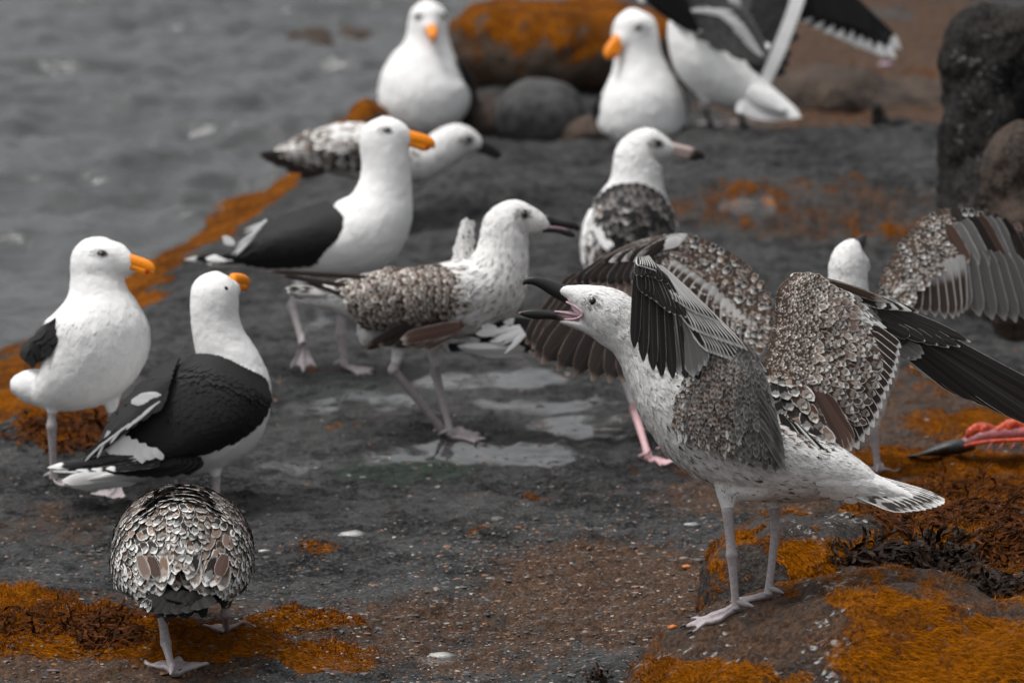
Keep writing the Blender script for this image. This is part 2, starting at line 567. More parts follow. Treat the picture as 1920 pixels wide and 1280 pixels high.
def ground_z(X, Y):
    sh = X.shape
    P = np.stack([X, Y], -1)
    d = edge_dist(P)
    p3 = np.stack([X, Y * .6, np.zeros(sh)], -1)
    h = fbm(p3 * 1.6 + 3, 3) * .018
    h += fbm(p3 * np.array([7, 4.2, 1]) + 9, 4) * .011
    # low step across the back, face towards the camera
    lx = (.42 * sstep(-.3, -.05, X) + .58 * sstep(.18, .46, X)) * (1 - sstep(1.35, 1.7, X))
    yy = Y + .12 * fbm(p3 * 2.2 + 40, 2)
    ridge = sstep(12.05, 12.62, yy) * (1 - sstep(12.95, 13.6, yy))
    ridge = np.maximum(ridge, .55 * sstep(12.62, 12.8, yy) * (1 - sstep(12.95, 13.6, yy)))
    h += lx * .12 * ridge
    lx2 = sstep(-.62, -.35, X) * (1 - sstep(-.1, .15, X))
    h += lx2 * .05 * sstep(12.2, 12.75, yy) * (1 - sstep(12.95, 13.5, yy))
    # land behind climbs slowly to the right
    h += .10 * sstep(13.6, 16.5, Y) * sstep(.1, 1.2, X)
    # weed cushion along the bottom left of the view
    px, py = px_of(X, Y, np.zeros(sh))
    al = blobs(px, py, ALGAE)
    cush = np.maximum(0, fbm(np.stack([X * 16, Y * 9, np.zeros(sh)], -1), 4))
    h += np.where(py > 900, .035, .018) * al * (.35 + cush) * (py > 600)
    # fine strata
    fine = fbm(np.stack([X * 30, Y * 22, np.zeros(sh) + 2], -1), 4)
    wet = blobs(px, py, WET)
    h += fine * .009 * (1 - wet)
    h += np.maximum(0, fbm(np.stack([X * 14, Y * 18, np.zeros(sh) + 12], -1), 4) - .05) * .014 * (1 - wet)
    wn = wet + .9 * fbm(np.stack([X * 9, Y * 6, np.zeros(sh) + 7], -1), 4)
    wet = sstep(.42, .62, wn) * (wet > .02)
    # shore: rounded lip, then under water
    nd = d + .10 * fbm(np.stack([X * 3, Y * 2, np.zeros(sh) + 5], -1), 3)
    h -= .05 * (1 - sstep(-.02, .22, nd))
    h -= .55 * (1 - sstep(-.75, .02, nd))
    lip = sstep(-.30, -.02, nd) * (1 - sstep(.05, .15, nd + .12 * fbm(np.stack([X * 7, Y * 7, np.zeros(sh)], -1), 3)))
    al = np.maximum(al, lip * .9)
    si = np.maximum(blobs(px, py, SILT), lip * .6)
    gr = blobs(px, py, GREEN)
    return h, al, si, wet * (1 - .8 * (al > .7)), gr


def make_ground():
    xs = np.concatenate([np.linspace(-3.2, -1.25, 40)[:-1], np.linspace(-1.25, 1.45, 400), np.linspace(1.45, 3.2, 36)[1:]])
    ys = np.concatenate([np.linspace(4.0, 8.35, 40)[:-1], np.linspace(8.35, 10.6, 420)[:-1], np.linspace(10.6, 13.6, 300)[:-1], np.linspace(13.6, 18.5, 160)])
    X, Y = np.meshgrid(xs, ys, indexing='ij')
    h, al, si, wet, gr = ground_z(X, Y)
    n, m = X.shape
    v = np.stack([X, Y, h], -1).reshape(-1, 3)
    i = np.arange(n * m).reshape(n, m)
    q = np.stack([i[:-1, :-1], i[1:, :-1], i[1:, 1:], i[:-1, 1:]], -1).reshape(-1, 4)
    me = mk_mesh('ground', v, q, mats=[M['slab']], attrs={'algae': al.ravel(), 'silt': si.ravel(), 'wet': wet.ravel(), 'green': gr.ravel()})
    o = link('ground', me, kind='structure')
    o['label'] = 'wet grey rock slab sloping to the sea, patched with orange algae'
    return v, q


GV, GQ = make_ground()
GBVH = BVHTree.FromPolygons([tuple(x) for x in GV], [tuple(int(k) for k in f) for f in GQ])
HITS = [GBVH]


def ray(x, y, bvhs=None):
    r = unproj(x, y, 1.0) - CAM
    r = r / np.linalg.norm(r)
    best = None
    for b in (bvhs or HITS):
        loc, nrm, idx, dist = b.ray_cast(Vector(CAM), Vector(r))
        if loc is not None and (best is None or dist < best[2]):
            best = (np.array(loc), np.array(nrm), dist)
    return best


def depth_of(p):
    return float((np.asarray(p) - CAM) @ AF)


def drop(p, bvhs=None, top=.6):
    """height of the ground under a world point"""
    z = None
    for b in (bvhs or HITS):
        loc, *_ = b.ray_cast(Vector((p[0], p[1], p[2] + top)), Vector((0, 0, -1)))
        if loc is not None and (z is None or loc[2] > z):
            z = loc[2]
    return z if z is not None else 0.0


# sea: fine near the rock, one sheet to the horizon
def make_water():
    xs = np.concatenate([-np.geomspace(900, 3.5, 14), np.linspace(-3.4, 1.6, 300), np.geomspace(1.8, 900, 14)])
    ys = np.concatenate([-np.geomspace(900, 4, 8), np.linspace(5, 9.4, 20), np.linspace(9.5, 20, 420), np.geomspace(20.3, 1800, 18)])
    X, Y = np.meshgrid(xs, ys, indexing='ij')
    z0 = np.zeros(X.shape)
    near = (np.abs(X) < 3.4) & (Y > 9) & (Y < 19.5)
    w = fbm(np.stack([X * .9 + .5 * Y, Y * 2.2, z0], -1), 3) * .075 + fbm(np.stack([X * 2.6 - Y, Y * 5.0, z0 + 4], -1), 3) * .022
    chop = np.exp(-((X + .75) / .6) ** 2) * sstep(12.2, 13.2, Y)
    w += fbm(np.stack([X * 6.5 + Y, Y * 7.5, z0 + 6], -1), 4) * (.012 + .030 * chop)
    w += np.sin(Y * 7.5 + 2.2 * X + 2.5 * fbm(np.stack([X * .8, Y * .8, z0 + 8], -1), 2)) * .006
    Z = -.12 + np.where(near, w, 0)
    n, m = X.shape
    i = np.arange(n * m).reshape(n, m)
    q = np.stack([i[:-1, :-1], i[1:, :-1], i[1:, 1:], i[:-1, 1:]], -1).reshape(-1, 4)
    me = mk_mesh('sea', np.stack([X, Y, Z], -1).reshape(-1, 3), q, mats=[M['water']])
    o = link('sea', me, kind='structure')
    o['label'] = 'dull grey rippled sea water beside the rock'


make_water()


# boulders ----------------------------------------------------------
def ico_sphere(sub):
    import bmesh
    b = bmesh.new()
    bmesh.ops.create_icosphere(b, subdivisions=sub, radius=1)
    v = np.array([x.co[:] for x in b.verts])
    f = np.array([[q.index for q in p.verts] for p in b.faces])
    b.free()
    return v, f


ICO4 = ico_sphere(4)
ICO1 = ico_sphere(1)


def eval_remesh(v, f, voxel, smooth=0):
    me = bpy.data.meshes.new('tmp')
    me.from_pydata([tuple(x) for x in v], [], [tuple(int(k) for k in q) for q in f])
    o = bpy.data.objects.new('tmp', me)
    COL.objects.link(o)
    r = o.modifiers.new('r', 'REMESH')
    r.mode = 'VOXEL'
    r.voxel_size = voxel
    if smooth:
        s = o.modifiers.new('s', 'SMOOTH')
        s.factor = .5
        s.iterations = smooth
    dg = bpy.context.evaluated_depsgraph_get()
    ev = o.evaluated_get(dg)
    m2 = ev.to_mesh()
    vv = np.zeros(len(m2.vertices) * 3, np.float32)
    m2.vertices.foreach_get('co', vv)
    nq = len(m2.polygons)
    lt = np.zeros(nq, np.int32)
    m2.polygons.foreach_get('loop_total', lt)
    li = np.zeros(len(m2.loops), np.int32)
    m2.loops.foreach_get('vertex_index', li)
    ev.to_mesh_clear()
    bpy.data.objects.remove(o)
    bpy.data.meshes.remove(me)
    assert (lt == 4).all()
    return vv.reshape(-1, 3).astype(float), li.reshape(-1, 4)


def vnormals(v, q):
    n = np.cross(v[q[:, 2]] - v[q[:, 0]], v[q[:, 3 if q.shape[1] > 3 else 1]] - v[q[:, 1 if q.shape[1] > 3 else 0]])
    if q.shape[1] == 3:
        n = np.cross(v[q[:, 1]] - v[q[:, 0]], v[q[:, 2]] - v[q[:, 0]])
    out = np.zeros_like(v)
    for k in range(q.shape[1]):
        np.add.at(out, q[:, k], n)
    return out / (np.linalg.norm(out, axis=1)[:, None] + 1e-12)


def rock(name, label, blobs_, mat, voxel=.012, rough=.02, freq=7, seed=0, attrs=None, cat='boulder', group=None, flat=0.0):
    """blobs: (px, py, depth, rx, ry, rz, tilt) ellipsoids in metres, fused and weathered"""
    vs, fs, o = [], [], 0
    for (x, y, d, rx, ry, rz, tl) in blobs_:
        c = unproj(x, y, d)
        v = ICO4[0].copy()
        v = np.sign(v) * np.abs(v) ** .88
        v = v * np.array([rx, ry, rz])
        ct, st = math.cos(tl), math.sin(tl)
        v = np.stack([v[:, 0] * ct - v[:, 2] * st, v[:, 1], v[:, 0] * st + v[:, 2] * ct], -1)
        vs.append(v + c)
        fs.append(ICO4[1] + o)
        o += len(v)
    v, q = eval_remesh(np.concatenate(vs), np.concatenate(fs), voxel, 8)
    n = vnormals(v, q)
    s = seed * 13.7
    dsp = fbm(v * freq * .35 + s, 3) * rough * 1.8 + fbm(v * freq + s, 5, gain=.55) * rough
    rid = 1 - np.abs(fbm(v * freq * .8 + s + 50, 4))
    dsp -= np.maximum(0, rid - .86) * rough * 2.2
    v = v + n * dsp[:, None]
    at = attrs(v, vnormals(v, q)) if attrs else None
    base = np.array([v[:, 0].mean(), v[:, 1].mean(), v[:, 2].min()])
    me = mk_mesh(name, v - base, q, mats=[mat], attrs=at)
    ob = link(name, me)
    ob.location = base
    WORLD[ob.name] = Matrix.Translation(base)
    tag(ob, label, cat, group)
    bv = BVHTree.FromPolygons([tuple(x) for x in v], [tuple(int(k) for k in f) for f in q])
    return ob, bv, v, q


def front_attrs(al0, si0, lst):
    def f(v, n):
        px, py = px_of(v[:, 0], v[:, 1], v[:, 2])
        al = al0 + .25 * n[:, 2]
        for x, y, rx, ry, s in lst:
            r = np.sqrt(((px - x) / rx) ** 2 + ((py - y) / ry) ** 2)
            al = al + s * (1 - sstep(.4, 1.2, r))
        return {'algae': np.clip(al, 0, 1), 'silt': np.full(len(v), si0), 'wet': np.zeros(len(v)), 'green': np.zeros(len(v))}
    return f


# front boulder the calling gull stands on, the algae boulder behind it, and the weedy shoulder to the right
R1, B1, V1, Q1 = rock('boulder', 'low rounded boulder under the calling gull, dark top, orange algae on its near slope',
          [(1560, 1252, 9.02, .26, .30, .115, .24), (1800, 1290, 8.95, .32, .30, .11, .0), (1330, 1296, 8.98, .14, .25, .07, .3), (1400, 1240, 9.05, .16, .25, .065, .2), (1960, 1290, 9.0, .3, .3, .11, 0)],
          M['boulder'], .008, .013, 15, 3, front_attrs(.22, .62, [(1430, 1160, 210, 42, -.55), (1450, 1215, 190, 40, -.28), (1330, 1200, 90, 30, -.4), (1750, 1230, 260, 90, .45), (1640, 1140, 130, 40, .35), (1330, 1265, 170, 40, .35)]))
R2, B2, V2, Q2 = rock('boulder', 'rounded barnacled boulder draped in bright orange algae behind the calling gull\'s legs',
          [(1490, 1095, 9.42, .155, .16, .105, 0), (1580, 1085, 9.47, .13, .16, .10, 0), (1400, 1130, 9.4, .085, .12, .075, 0)],
          M['boulder'], .008, .010, 16, 5, front_attrs(.36, .1, [(1520, 985, 140, 30, -.32), (1420, 1090, 70, 70, -.18), (1560, 1060, 110, 60, .42), (1480, 1130, 60, 40, -.35)]))
R3, B3, V3, Q3 = rock('boulder', 'broad weed-covered boulder under the calling gull\'s tail at the picture edge',
          [(1760, 1080, 9.65, .24, .25, .10, .04), (1920, 1090, 9.6, .22, .25, .115, 0), (1660, 1050, 9.72, .13, .2, .085, 0), (1880, 1150, 9.35, .15, .15, .08, 0)],
          M['boulder'], .010, .014, 12, 8, front_attrs(.34, .6, [(1820, 1010, 200, 40, .15), (1650, 1040, 60, 40, -.1)]))
HITS += [B1, B2, B3]

# dark standing rock at the right edge and the boulder leaning on it
rock('boulder', 'tall dark pitted standing rock at the right edge', [(1862, 130, 12.0, .125, .12, .15, .0), (1838, 300, 11.95, .085, .10, .17, .06), (1870, 470, 11.9, .12, .12, .2, 0), (1880, 640, 11.85, .13, .13, .12, 0)],
     M['dark_rock'], .012, .022, 9, 11)
rock('boulder', 'rough brown boulder leaning against the tall dark rock', [(1925, 335, 11.62, .088, .10, .11, -.15), (1915, 500, 11.60, .075, .09, .16, 0)], M['brown_rock'], .010, .012, 12, 14)
# behind the gulls
rock('boulder', 'big orange weed-covered boulder between the two far front-facing gulls', [(1060, 85, 14.6, .27, .25, .115, -.04), (960, 95, 14.7, .16, .2, .085, 0), (1190, 100, 14.6, .13, .2, .10, 0)], M['orange_rock'], .016, .025, 6, 21)
rock('boulder', 'smooth grey dome-shaped boulder below the big orange boulder', [(1015, 222, 13.75, .105, .11, .085, 0)], M['grey_rock'], .012, .010, 8, 22)
rock('boulder', 'brown boulder beside the grey dome, right of the left far gull', [(920, 232, 13.85, .09, .11, .07, 0), (1095, 255, 13.7, .07, .09, .055, 0)], M['brown_rock'], .012, .012, 9, 23)
rock('boulder', 'small rust-orange rock left of the left far gull', [(690, 232, 13.4, .05, .09, .055, 0), (655, 255, 13.3, .05, .08, .03, 0)], M['orange_rock'], .010, .012, 12, 24)
rock('boulder', 'grey rock behind the wing tip of the wing-raising far gull', [(1640, 90, 15.3, .2, .2, .09, .12), (1740, 70, 15.4, .14, .2, .085, 0)], M['grey_rock'], .016, .02, 7, 25)
rock('boulder', 'rust-brown rock at the top right behind the grey rock', [(1580, 10, 16.2, .25, .2, .10, 0), (1750, -10, 16.4, .2, .2, .1, 0)], M['brown_rock'], .018, .02, 6, 26)
rock('boulder', 'dark rust-coloured rock below the raised black wing', [(1560, 190, 14.3, .15, .2, .075, 0), (1690, 200, 14.3, .17, .2, .06, 0)], M['brown_rock'], .014, .02, 8, 27)
rock('boulder', 'small dark pointed stone on the far ledge', [(1645, 212, 13.6, .018, .02, .028, .1), (1650, 228, 13.6, .025, .02, .018, 0)], M['dark_rock'], .005, .004, 30, 28, cat='stone')
rock('boulder', 'small dark rounded stone on the far ledge beside the pointed one', [(1690, 236, 13.5, .034, .03, .018, 0)], M['dark_rock'], .005, .004, 30, 29, cat='stone')
rock('boulder', 'small bleached white stone beside the tall dark rock', [(1774, 262, 12.9, .012, .015, .022, .2)], simple('bleached_stone', (.7, .7, .69), .7), .003, .002, 40, 30, cat='stone')
# awash in the sea
rock('boulder', 'low rust-topped rock awash above the mottled young gull', [(560, 78, 16.0, .09, .12, .022, .1), (620, 84, 15.9, .07, .1, .026, -.1), (660, 70, 16.1, .06, .09, .018, 0)], M['brown_rock'], .009, .02, 14, 31, cat='rock')
rock('boulder', 'small dark rock awash farthest out in the sea', [(380, 66, 16.3, .05, .06, .016, 0), (350, 70, 16.3, .04, .05, .01, 0)], M['dark_rock'], .008, .012, 18, 33, cat='rock')
rock('boulder', 'low rust rock awash at the top edge left of the far gulls', [(540, 12, 17.0, .09, .1, .02, 0), (610, 14, 17.0, .06, .1, .014, 0)], M['orange_rock'], .009, .016, 14, 32, cat='rock')

# ------------------------------------------------------------------ bird kit
def feather_t(rows, cols, kind):
    ys = np.linspace(0, 1, rows)
    if kind == 'contour':
        w = np.where(ys < .5, .62 + .38 * np.sin(np.pi * ys), np.sqrt(np.clip(1 - ((ys - .5) / .5) ** 2, 0, 1)))
        camber, bend = .07, -.03
    elif kind == 'flat':
        w = np.where(ys < .5, .62 + .38 * np.sin(np.pi * ys), np.sqrt(np.clip(1 - ((ys - .5) / .5) ** 2, 0, 1)))
        camber, bend = .035, -.035
    elif kind == 'wisp':
        w = np.where(ys < .4, .7 + .3 * ys / .4, 1 - ((ys - .4) / .6) ** 1.5)
        camber, bend = .07, -.03
    else:
        w = np.where(ys < .15, .55 + .45 * ys / .15, np.where(ys < .72, 1.0, np.clip(1 - ((ys - .72) / .28) ** 2, 0, 1) ** .7))
        camber, bend = .07, -.02
    w = np.maximum(w, .10)
    xs = np.linspace(-1, 1, cols)
    v, uv = [], []
    for y, ww in zip(ys, w):
        for x in xs:
            v.append((x * ww * .5, y, -camber * (x * ww) ** 2))
            uv.append((x * .5 + .5, y))
    v = np.array(v)
    v[:, 2] += 0                      # camber is in widths, bend in lengths (applied separately)
    bz = bend * ys ** 2
    i = np.arange(rows * cols).reshape(rows, cols)
    q = np.stack([i[:-1, :-1], i[:-1, 1:], i[1:, 1:], i[1:, :-1]], -1).reshape(-1, 4)
    return v, q, np.array(uv), np.repeat(bz, cols)


FT = {'contour': feather_t(6, 3, 'contour'), 'wisp': feather_t(4, 3, 'wisp'), 'flat': feather_t(6, 5, 'flat'), 'flight': feather_t(9, 5, 'flight')}
_shared = {}


def shared_feather(tmpl, mat):
    k = (tmpl, mat)
    if k not in _shared:
        v, q, uv, bz = FT[tmpl]
        v = v.copy()
        v[:, 2] += bz * 1.5
        _shared[k] = mk_mesh('feather', v, q, uv, [FM[mat]])
    return _shared[k]


def nrmz(a):
    return a / (np.linalg.norm(a, axis=-1, keepdims=True) + 1e-12)


def crom(P, n):
    """Catmull-Rom through rows of P, n samples"""
    P = np.asarray(P, float)
    k = len(P)
    Q = np.vstack([2 * P[0] - P[1], P, 2 * P[-1] - P[-2]])
    s = np.linspace(0, k - 1, n)
    i = np.clip(np.floor(s).astype(int), 0, k - 2)
    t = (s - i)[:, None]
    a, b, c, d = Q[i], Q[i + 1], Q[i + 2], Q[i + 3]
    return .5 * (2 * b + (c - a) * t + (2 * a - 5 * b + 4 * c - d) * t ** 2 + (3 * b - a - 3 * c + d) * t ** 3)


def loft(sec, seg=20, n=None, hint=None):
    """sec rows (x, y, off, ra, rb): closed tube in photo space; returns verts, quads, along"""
    S = crom(sec, n or max(6, 5 * (len(sec) - 1)))
    C, ra, rb = S[:, :3], np.maximum(S[:, 3], .4), np.maximum(S[:, 4], .4)
    T = nrmz(np.gradient(C, axis=0))
    if hint is None:
        A = np.stack([T[:, 1], -T[:, 0], np.zeros(len(T))], -1)
        A = nrmz(A)
    else:
        h = np.asarray(hint, float)
        A = nrmz(h - T * (T @ h)[:, None])
    B = np.cross(T, A)
    th = np.linspace(0, 2 * np.pi, seg, endpoint=False)
    V = C[:, None] + ra[:, None, None] * np.cos(th)[None, :, None] * A[:, None] + rb[:, None, None] * np.sin(th)[None, :, None] * B[:, None]
    k = len(C)
    V = V.reshape(-1, 3)
    i = np.arange(k * seg).reshape(k, seg)
    j = np.roll(i, -1, 1)
    q = np.stack([i[:-1], i[1:], j[1:], j[:-1]], -1).reshape(-1, 4)
    # end caps as fans of quads
    al = np.repeat(np.linspace(0, 1, k), seg)
    c0, c1 = len(V), len(V) + 1
    V = np.vstack([V, C[0] - T[0] * ra[0] * .3, C[-1] + T[-1] * ra[-1] * .3])
    al = np.append(al, [0, 1])
    r0, r1 = i[0], i[-1]
    caps = []
    for m in range(0, seg, 2):
        caps.append((r0[m], r0[(m + 1) % seg], r0[(m + 2) % seg], c0))
        caps.append((r1[(m + 2) % seg], r1[(m + 1) % seg], r1[m], c1))
    q = np.vstack([q, np.array(caps)])
    # winding: make outward
    ctr = np.repeat(C, seg, 0)
    nn = vnormals(V, q)[:len(ctr)]
    if ((V[:len(ctr)] - ctr) * nn).sum() < 0:
        q = q[:, ::-1]
    return V, q, al, C, T


class Grid:
    """smooth patch through control points in photo space; rows follow the feathers (root to tip)"""
    def __init__(self, rows, n=40, m=40):
        A = np.array(rows, float)                       # (r, c, 3)
        r, c, _ = A.shape
        B = np.stack([crom(A[:, k], n) for k in range(c)], 1)      # (n, c, 3)
        self.P = np.stack([crom(B[k], m) for k in range(n)], 0)    # (n, m, 3)
        self.n, self.m = n, m
        self.du = np.gradient(self.P, axis=0)
        self.dv = np.gradient(self.P, axis=1)
        N = nrmz(np.cross(self.du, self.dv))
        if N[..., 2].mean() > 0:
            N = -N
        self.N = N

    def at(self, A, u, v):
        x, y = np.clip(u, 0, 1) * (self.n - 1), np.clip(v, 0, 1) * (self.m - 1)
        i, j = np.minimum(x.astype(int), self.n - 2), np.minimum(y.astype(int), self.m - 2)
        a, b = (x - i)[:, None], (y - j)[:, None]
        return A[i, j] * (1 - a) * (1 - b) + A[i + 1, j] * a * (1 - b) + A[i, j + 1] * (1 - a) * b + A[i + 1, j + 1] * a * b


def TH(hip, heel, r):
    """feathered thigh fused into the body"""
    hip, heel = np.array(hip, float), np.array(heel, float)
    return [(*(hip + (0, -r * 1.6, 0)), r * 1.35, r * 1.35), (*hip, r, r), (*(hip * .55 + heel * .45), r * .6, r * .6), (*(hip * .25 + heel * .75), 9.5, 9.5), (*(hip * .12 + heel * .88), 7, 7)]


class Bird:
    def __init__(self, name, label, cat, x, y, depth, group='gulls on the shore rocks'):
        self.d = depth
        self.k = depth / FPX                                    # metres per photo pixel
        self.root = bpy.data.objects.new(name, None)
        COL.objects.link(self.root)
        b = unproj(x, y, depth)
        self.root.location = b
        self.root.empty_display_size = .05
        WORLD[self.root.name] = Matrix.Translation(b)
        tag(self.root, label, cat, group)
        self.spine = None

    def W(self, p):
        p = np.asarray(p, float)
        return unproj(p[..., 0], p[..., 1], self.d + p[..., 2] * self.k)

    def lin(self):
        return np.stack([AR, -AU, AF], 1) * self.k               # photo space -> world directions

    # -------- body
    def body(self, lofts, mat, voxel=4.0, smooth=6, lump=1.6, name='body', colfn=None):
        vs, fs, o, Cs, Ts, Rs = [], [], 0, [], [], []
        for L in lofts:
            hint = None
            if isinstance(L, dict):
                hint, L = L['hint'], L['sec']
            v, q, al, C, T = loft(L, hint=hint, seg=24)
            vs.append(v); fs.append(q + o); o += len(v); Cs.append(C); Ts.append(T); Rs.append(np.sqrt(((v[:len(C) * 24].reshape(len(C), 24, 3) - C[:, None]) ** 2).sum(-1)).mean(1))
        v, q = eval_remesh(np.concatenate(vs) * .001, np.concatenate(fs), voxel * .001, smooth)
        v *= 1000
        n = vnormals(v, q)
        v = v + n * (fbm(v / 26.0, 3) * lump + fbm(v / 9.0, 2) * lump * .3)[:, None]
        n = vnormals(v, q)
        if ((v - v.mean(0)) * n).sum() < 0:
            q = q[:, ::-1]
            n = -n
        self.bv, self.bq, self.bn = v, q, n
        self.C, self.T, self.R = np.concatenate(Cs), np.concatenate(Ts), np.concatenate(Rs)
        self.bvh = BVHTree.FromPolygons([tuple(x) for x in v], [tuple(int(k) for k in f) for f in q])
        mats, mi = [mat], None
        if colfn is not None:
            mats, mi = colfn(v[q].mean(1))
        self.bo = link(name, mk_mesh(name, self.W(v), q, mats=mats, mi=mi), self.root)
        return self.bo

    def surf(self, x, y, back=False):
        """photo-space point of the body surface on the sight line of a pixel"""
        loc, nrm, *_ = self.bvh.ray_cast(Vector((x, y, -900)), Vector((0, 0, 1)))
        if loc is None:
            loc, nrm, *_ = self.bvh.find_nearest(Vector((x, y, -60)))
        return np.array(loc), np.array(nrm)

    # -------- feathers
    def place(self, P, D, N, L, Wd, lift, mat, tmpl='contour', parent=None, name='plumage', individual=False, roll=0.0, stuff=True, keep=False):
        """P root, D direction, N outward normal (photo space)"""
        P, D, N = np.asarray(P, float), nrmz(np.asarray(D, float)), nrmz(np.asarray(N, float))
        k = len(P)
        if k == 0:
            return None
        L, Wd, lift = (np.broadcast_to(np.asarray(a, float), (k,)) for a in (L, Wd, lift))
        if keep:
            N = nrmz(N - D * (D * N).sum(-1, keepdims=True))
        else:
            D = nrmz(D - N * (D * N).sum(-1, keepdims=True))
        D2 = D * np.cos(lift)[:, None] + N * np.sin(lift)[:, None]
        N2 = N * np.cos(lift)[:, None] - D * np.sin(lift)[:, None]
        X = np.cross(D2, N2)
        if individual:
            me = shared_feather(tmpl, mat)
            lin = self.lin()
            out = []
            for i in range(k):
                o = link(name, me, parent)
                w = self.W(P[i])
                c = np.stack([lin @ X[i] * Wd[i], lin @ D2[i] * L[i], lin @ N2[i] * Wd[i]], 1)
                mw = Matrix([[c[0, 0], c[0, 1], c[0, 2], w[0]], [c[1, 0], c[1, 1], c[1, 2], w[1]], [c[2, 0], c[2, 1], c[2, 2], w[2]], [0, 0, 0, 1]])
                o.matrix_basis = mw
                out.append(o)
            return out
        v, q, uv, bz = FT[tmpl]
        V = (P[:, None] + v[None, :, 0, None] * (X * Wd[:, None])[:, None] + v[None, :, 1, None] * (D2 * L[:, None])[:, None]
             + (v[None, :, 2] * Wd[:, None] + bz[None] * L[:, None])[..., None] * N2[:, None])
        Q = (q[None] + (np.arange(k) * len(v))[:, None, None]).reshape(-1, 4)
        me = mk_mesh(name, self.W(V.reshape(-1, 3)), Q, np.tile(uv, (k, 1)), [FM[mat]])
        return link(name, me, parent, kind='stuff' if stuff else None)

    def cover(self, n, L, Wd, zone, lift=.13, tmpl='wisp', name='plumage', jit=.18):
        """small contour feathers over the whole body; zone(p, nrm) -> material keys"""
        a = np.linalg.norm(np.cross(self.bv[self.bq[:, 1]] - self.bv[self.bq[:, 0]], self.bv[self.bq[:, 3]] - self.bv[self.bq[:, 0]]), axis=1)
        f = rng.choice(len(self.bq), n, p=a / a.sum())
        w = rng.dirichlet((1, 1, 1, 1), n)
        P = (self.bv[self.bq[f]] * w[..., None]).sum(1)
        N = nrmz((self.bn[self.bq[f]] * w[..., None]).sum(1))
        T = np.zeros_like(P)
        R = np.zeros(n)
        for s in range(0, n, 500):
            dd = np.abs(np.sqrt(((P[s:s + 500, None] - self.C[None]) ** 2).sum(-1)) - self.R[None] * .9)
            j = np.argsort(dd, 1)[:, :3]
            T[s:s + 500] = self.T[j].mean(1)
            R[s:s + 500] = self.R[j].mean(1)
        D = -T + rng.normal(size=P.shape) * jit
        keys = zone(P, N)
        sc = rng.uniform(.75, 1.3, n) * np.clip(R / 75, .4, 1.05)
        for kk in sorted(set(keys)):
            if not kk:
                continue
            m = keys == kk
            self.place(P[m] + N[m] * .1, D[m], N[m], L * sc[m], Wd * sc[m], lift * rng.uniform(.4, 1.5, m.sum()), kk, tmpl, self.bo, name)

    def sheet(self, g, name, mat, parent=None, thick=3.0):
        """solid base of a wing under its feathers"""
        P, N = g.P, g.N
        n, m = g.n, g.m
        a, b = (P - N * 4.0).reshape(-1, 3), (P - N * (4.0 + thick)).reshape(-1, 3)
        i = np.arange(n * m).reshape(n, m)
        q = np.stack([i[:-1, :-1], i[1:, :-1], i[1:, 1:], i[:-1, 1:]], -1).reshape(-1, 4)
        e = np.concatenate([i[0], i[1:, -1], i[-1, -2::-1], i[-2:0:-1, 0]])
        e2 = np.roll(e, -1)
        k = n * m
        Q = np.vstack([q, q[:, ::-1] + k, np.stack([e2, e, e + k, e2 + k], -1)])
        return link(name, mk_mesh(name, self.W(np.vstack([a, b])), Q, mats=[mat]), parent or self.root)

    def tract(self, g, nr, nc, L, Wd, mat, parent, u=(0, 1), v=(0, 1), lift=.16, jit=.12, individual=False, name=None, tmpl='contour', side=1, pj=.25, prob=None, sink=1.5):
        """staggered rows of feathers on a patch; mat may be a key or a list chosen at random"""
        us = np.linspace(u[0], u[1], nr)
        U, V = [], []
        for r, uu in enumerate(us):
            vs = v[0] + (v[1] - v[0]) * (np.arange(nc) + .5 + (.5 if r % 2 else 0)) / (nc + .5)
            U += [uu] * nc
            V += list(vs)
        U, V = np.array(U), np.array(V)
        du, dv = (u[1] - u[0]) / max(1, nr - 1), (v[1] - v[0]) / nc
        U = U + rng.normal(size=len(U)) * du * pj * .5
        V = V + rng.normal(size=len(V)) * dv * pj * .5
        P, D, N, S = g.at(g.P, U, V), g.at(g.du, U, V), nrmz(g.at(g.N, U, V)) * side, nrmz(g.at(g.dv, U, V))
        D = nrmz(D) + S * rng.normal(size=(len(U), 1)) * jit
        tt = (U - u[0]) / max(1e-6, u[1] - u[0])
        Lf = L if np.isscalar(L) else L[0] + (L[1] - L[0]) * tt
        Wf = Wd if np.isscalar(Wd) else Wd[0] + (Wd[1] - Wd[0]) * tt
        Lf = Lf * rng.uniform(.85, 1.15, len(U))
        Wf = Wf * rng.uniform(.88, 1.12, len(U))
        lf = lift * rng.uniform(.7, 1.3, len(U))
        mats = np.array([mat] * len(U)) if isinstance(mat, str) else rng.choice(mat, len(U), p=prob)
        nm = name or ('feather' if individual else 'coverts')
        for kk in sorted(set(mats)):
            s = mats == kk
            self.place(P[s] - N[s] * sink, D[s], N[s], Lf[s], Wf[s], lf[s], kk, tmpl, parent, nm, individual)

    def fan(self, roots, tips, n, Wd, mat, parent, offs=(0, 0), nrm=(0, 0, -1), name='feather', tmpl='flight', stack=1.2, lift=0.0, taper=None, individual=True, roll=0.0):
        """n long feathers from a root line to a tip line (photo space x, y, off); stacked so each lies over the next"""
        R = crom(np.array([r if len(r) == 3 else (*r, offs[0]) for r in roots], float), n) if len(roots) > 1 else np.repeat(np.array([roots[0] if len(roots[0]) == 3 else (*roots[0], offs[0])], float), n, 0)
        T = crom(np.array([t if len(t) == 3 else (*t, offs[1]) for t in tips], float), n)
        R, T = R.copy(), T.copy()
        z = np.arange(n) * stack
        R[:, 2] += z * .5
        T[:, 2] += z
        D = T - R
        L = np.linalg.norm(D, axis=1)
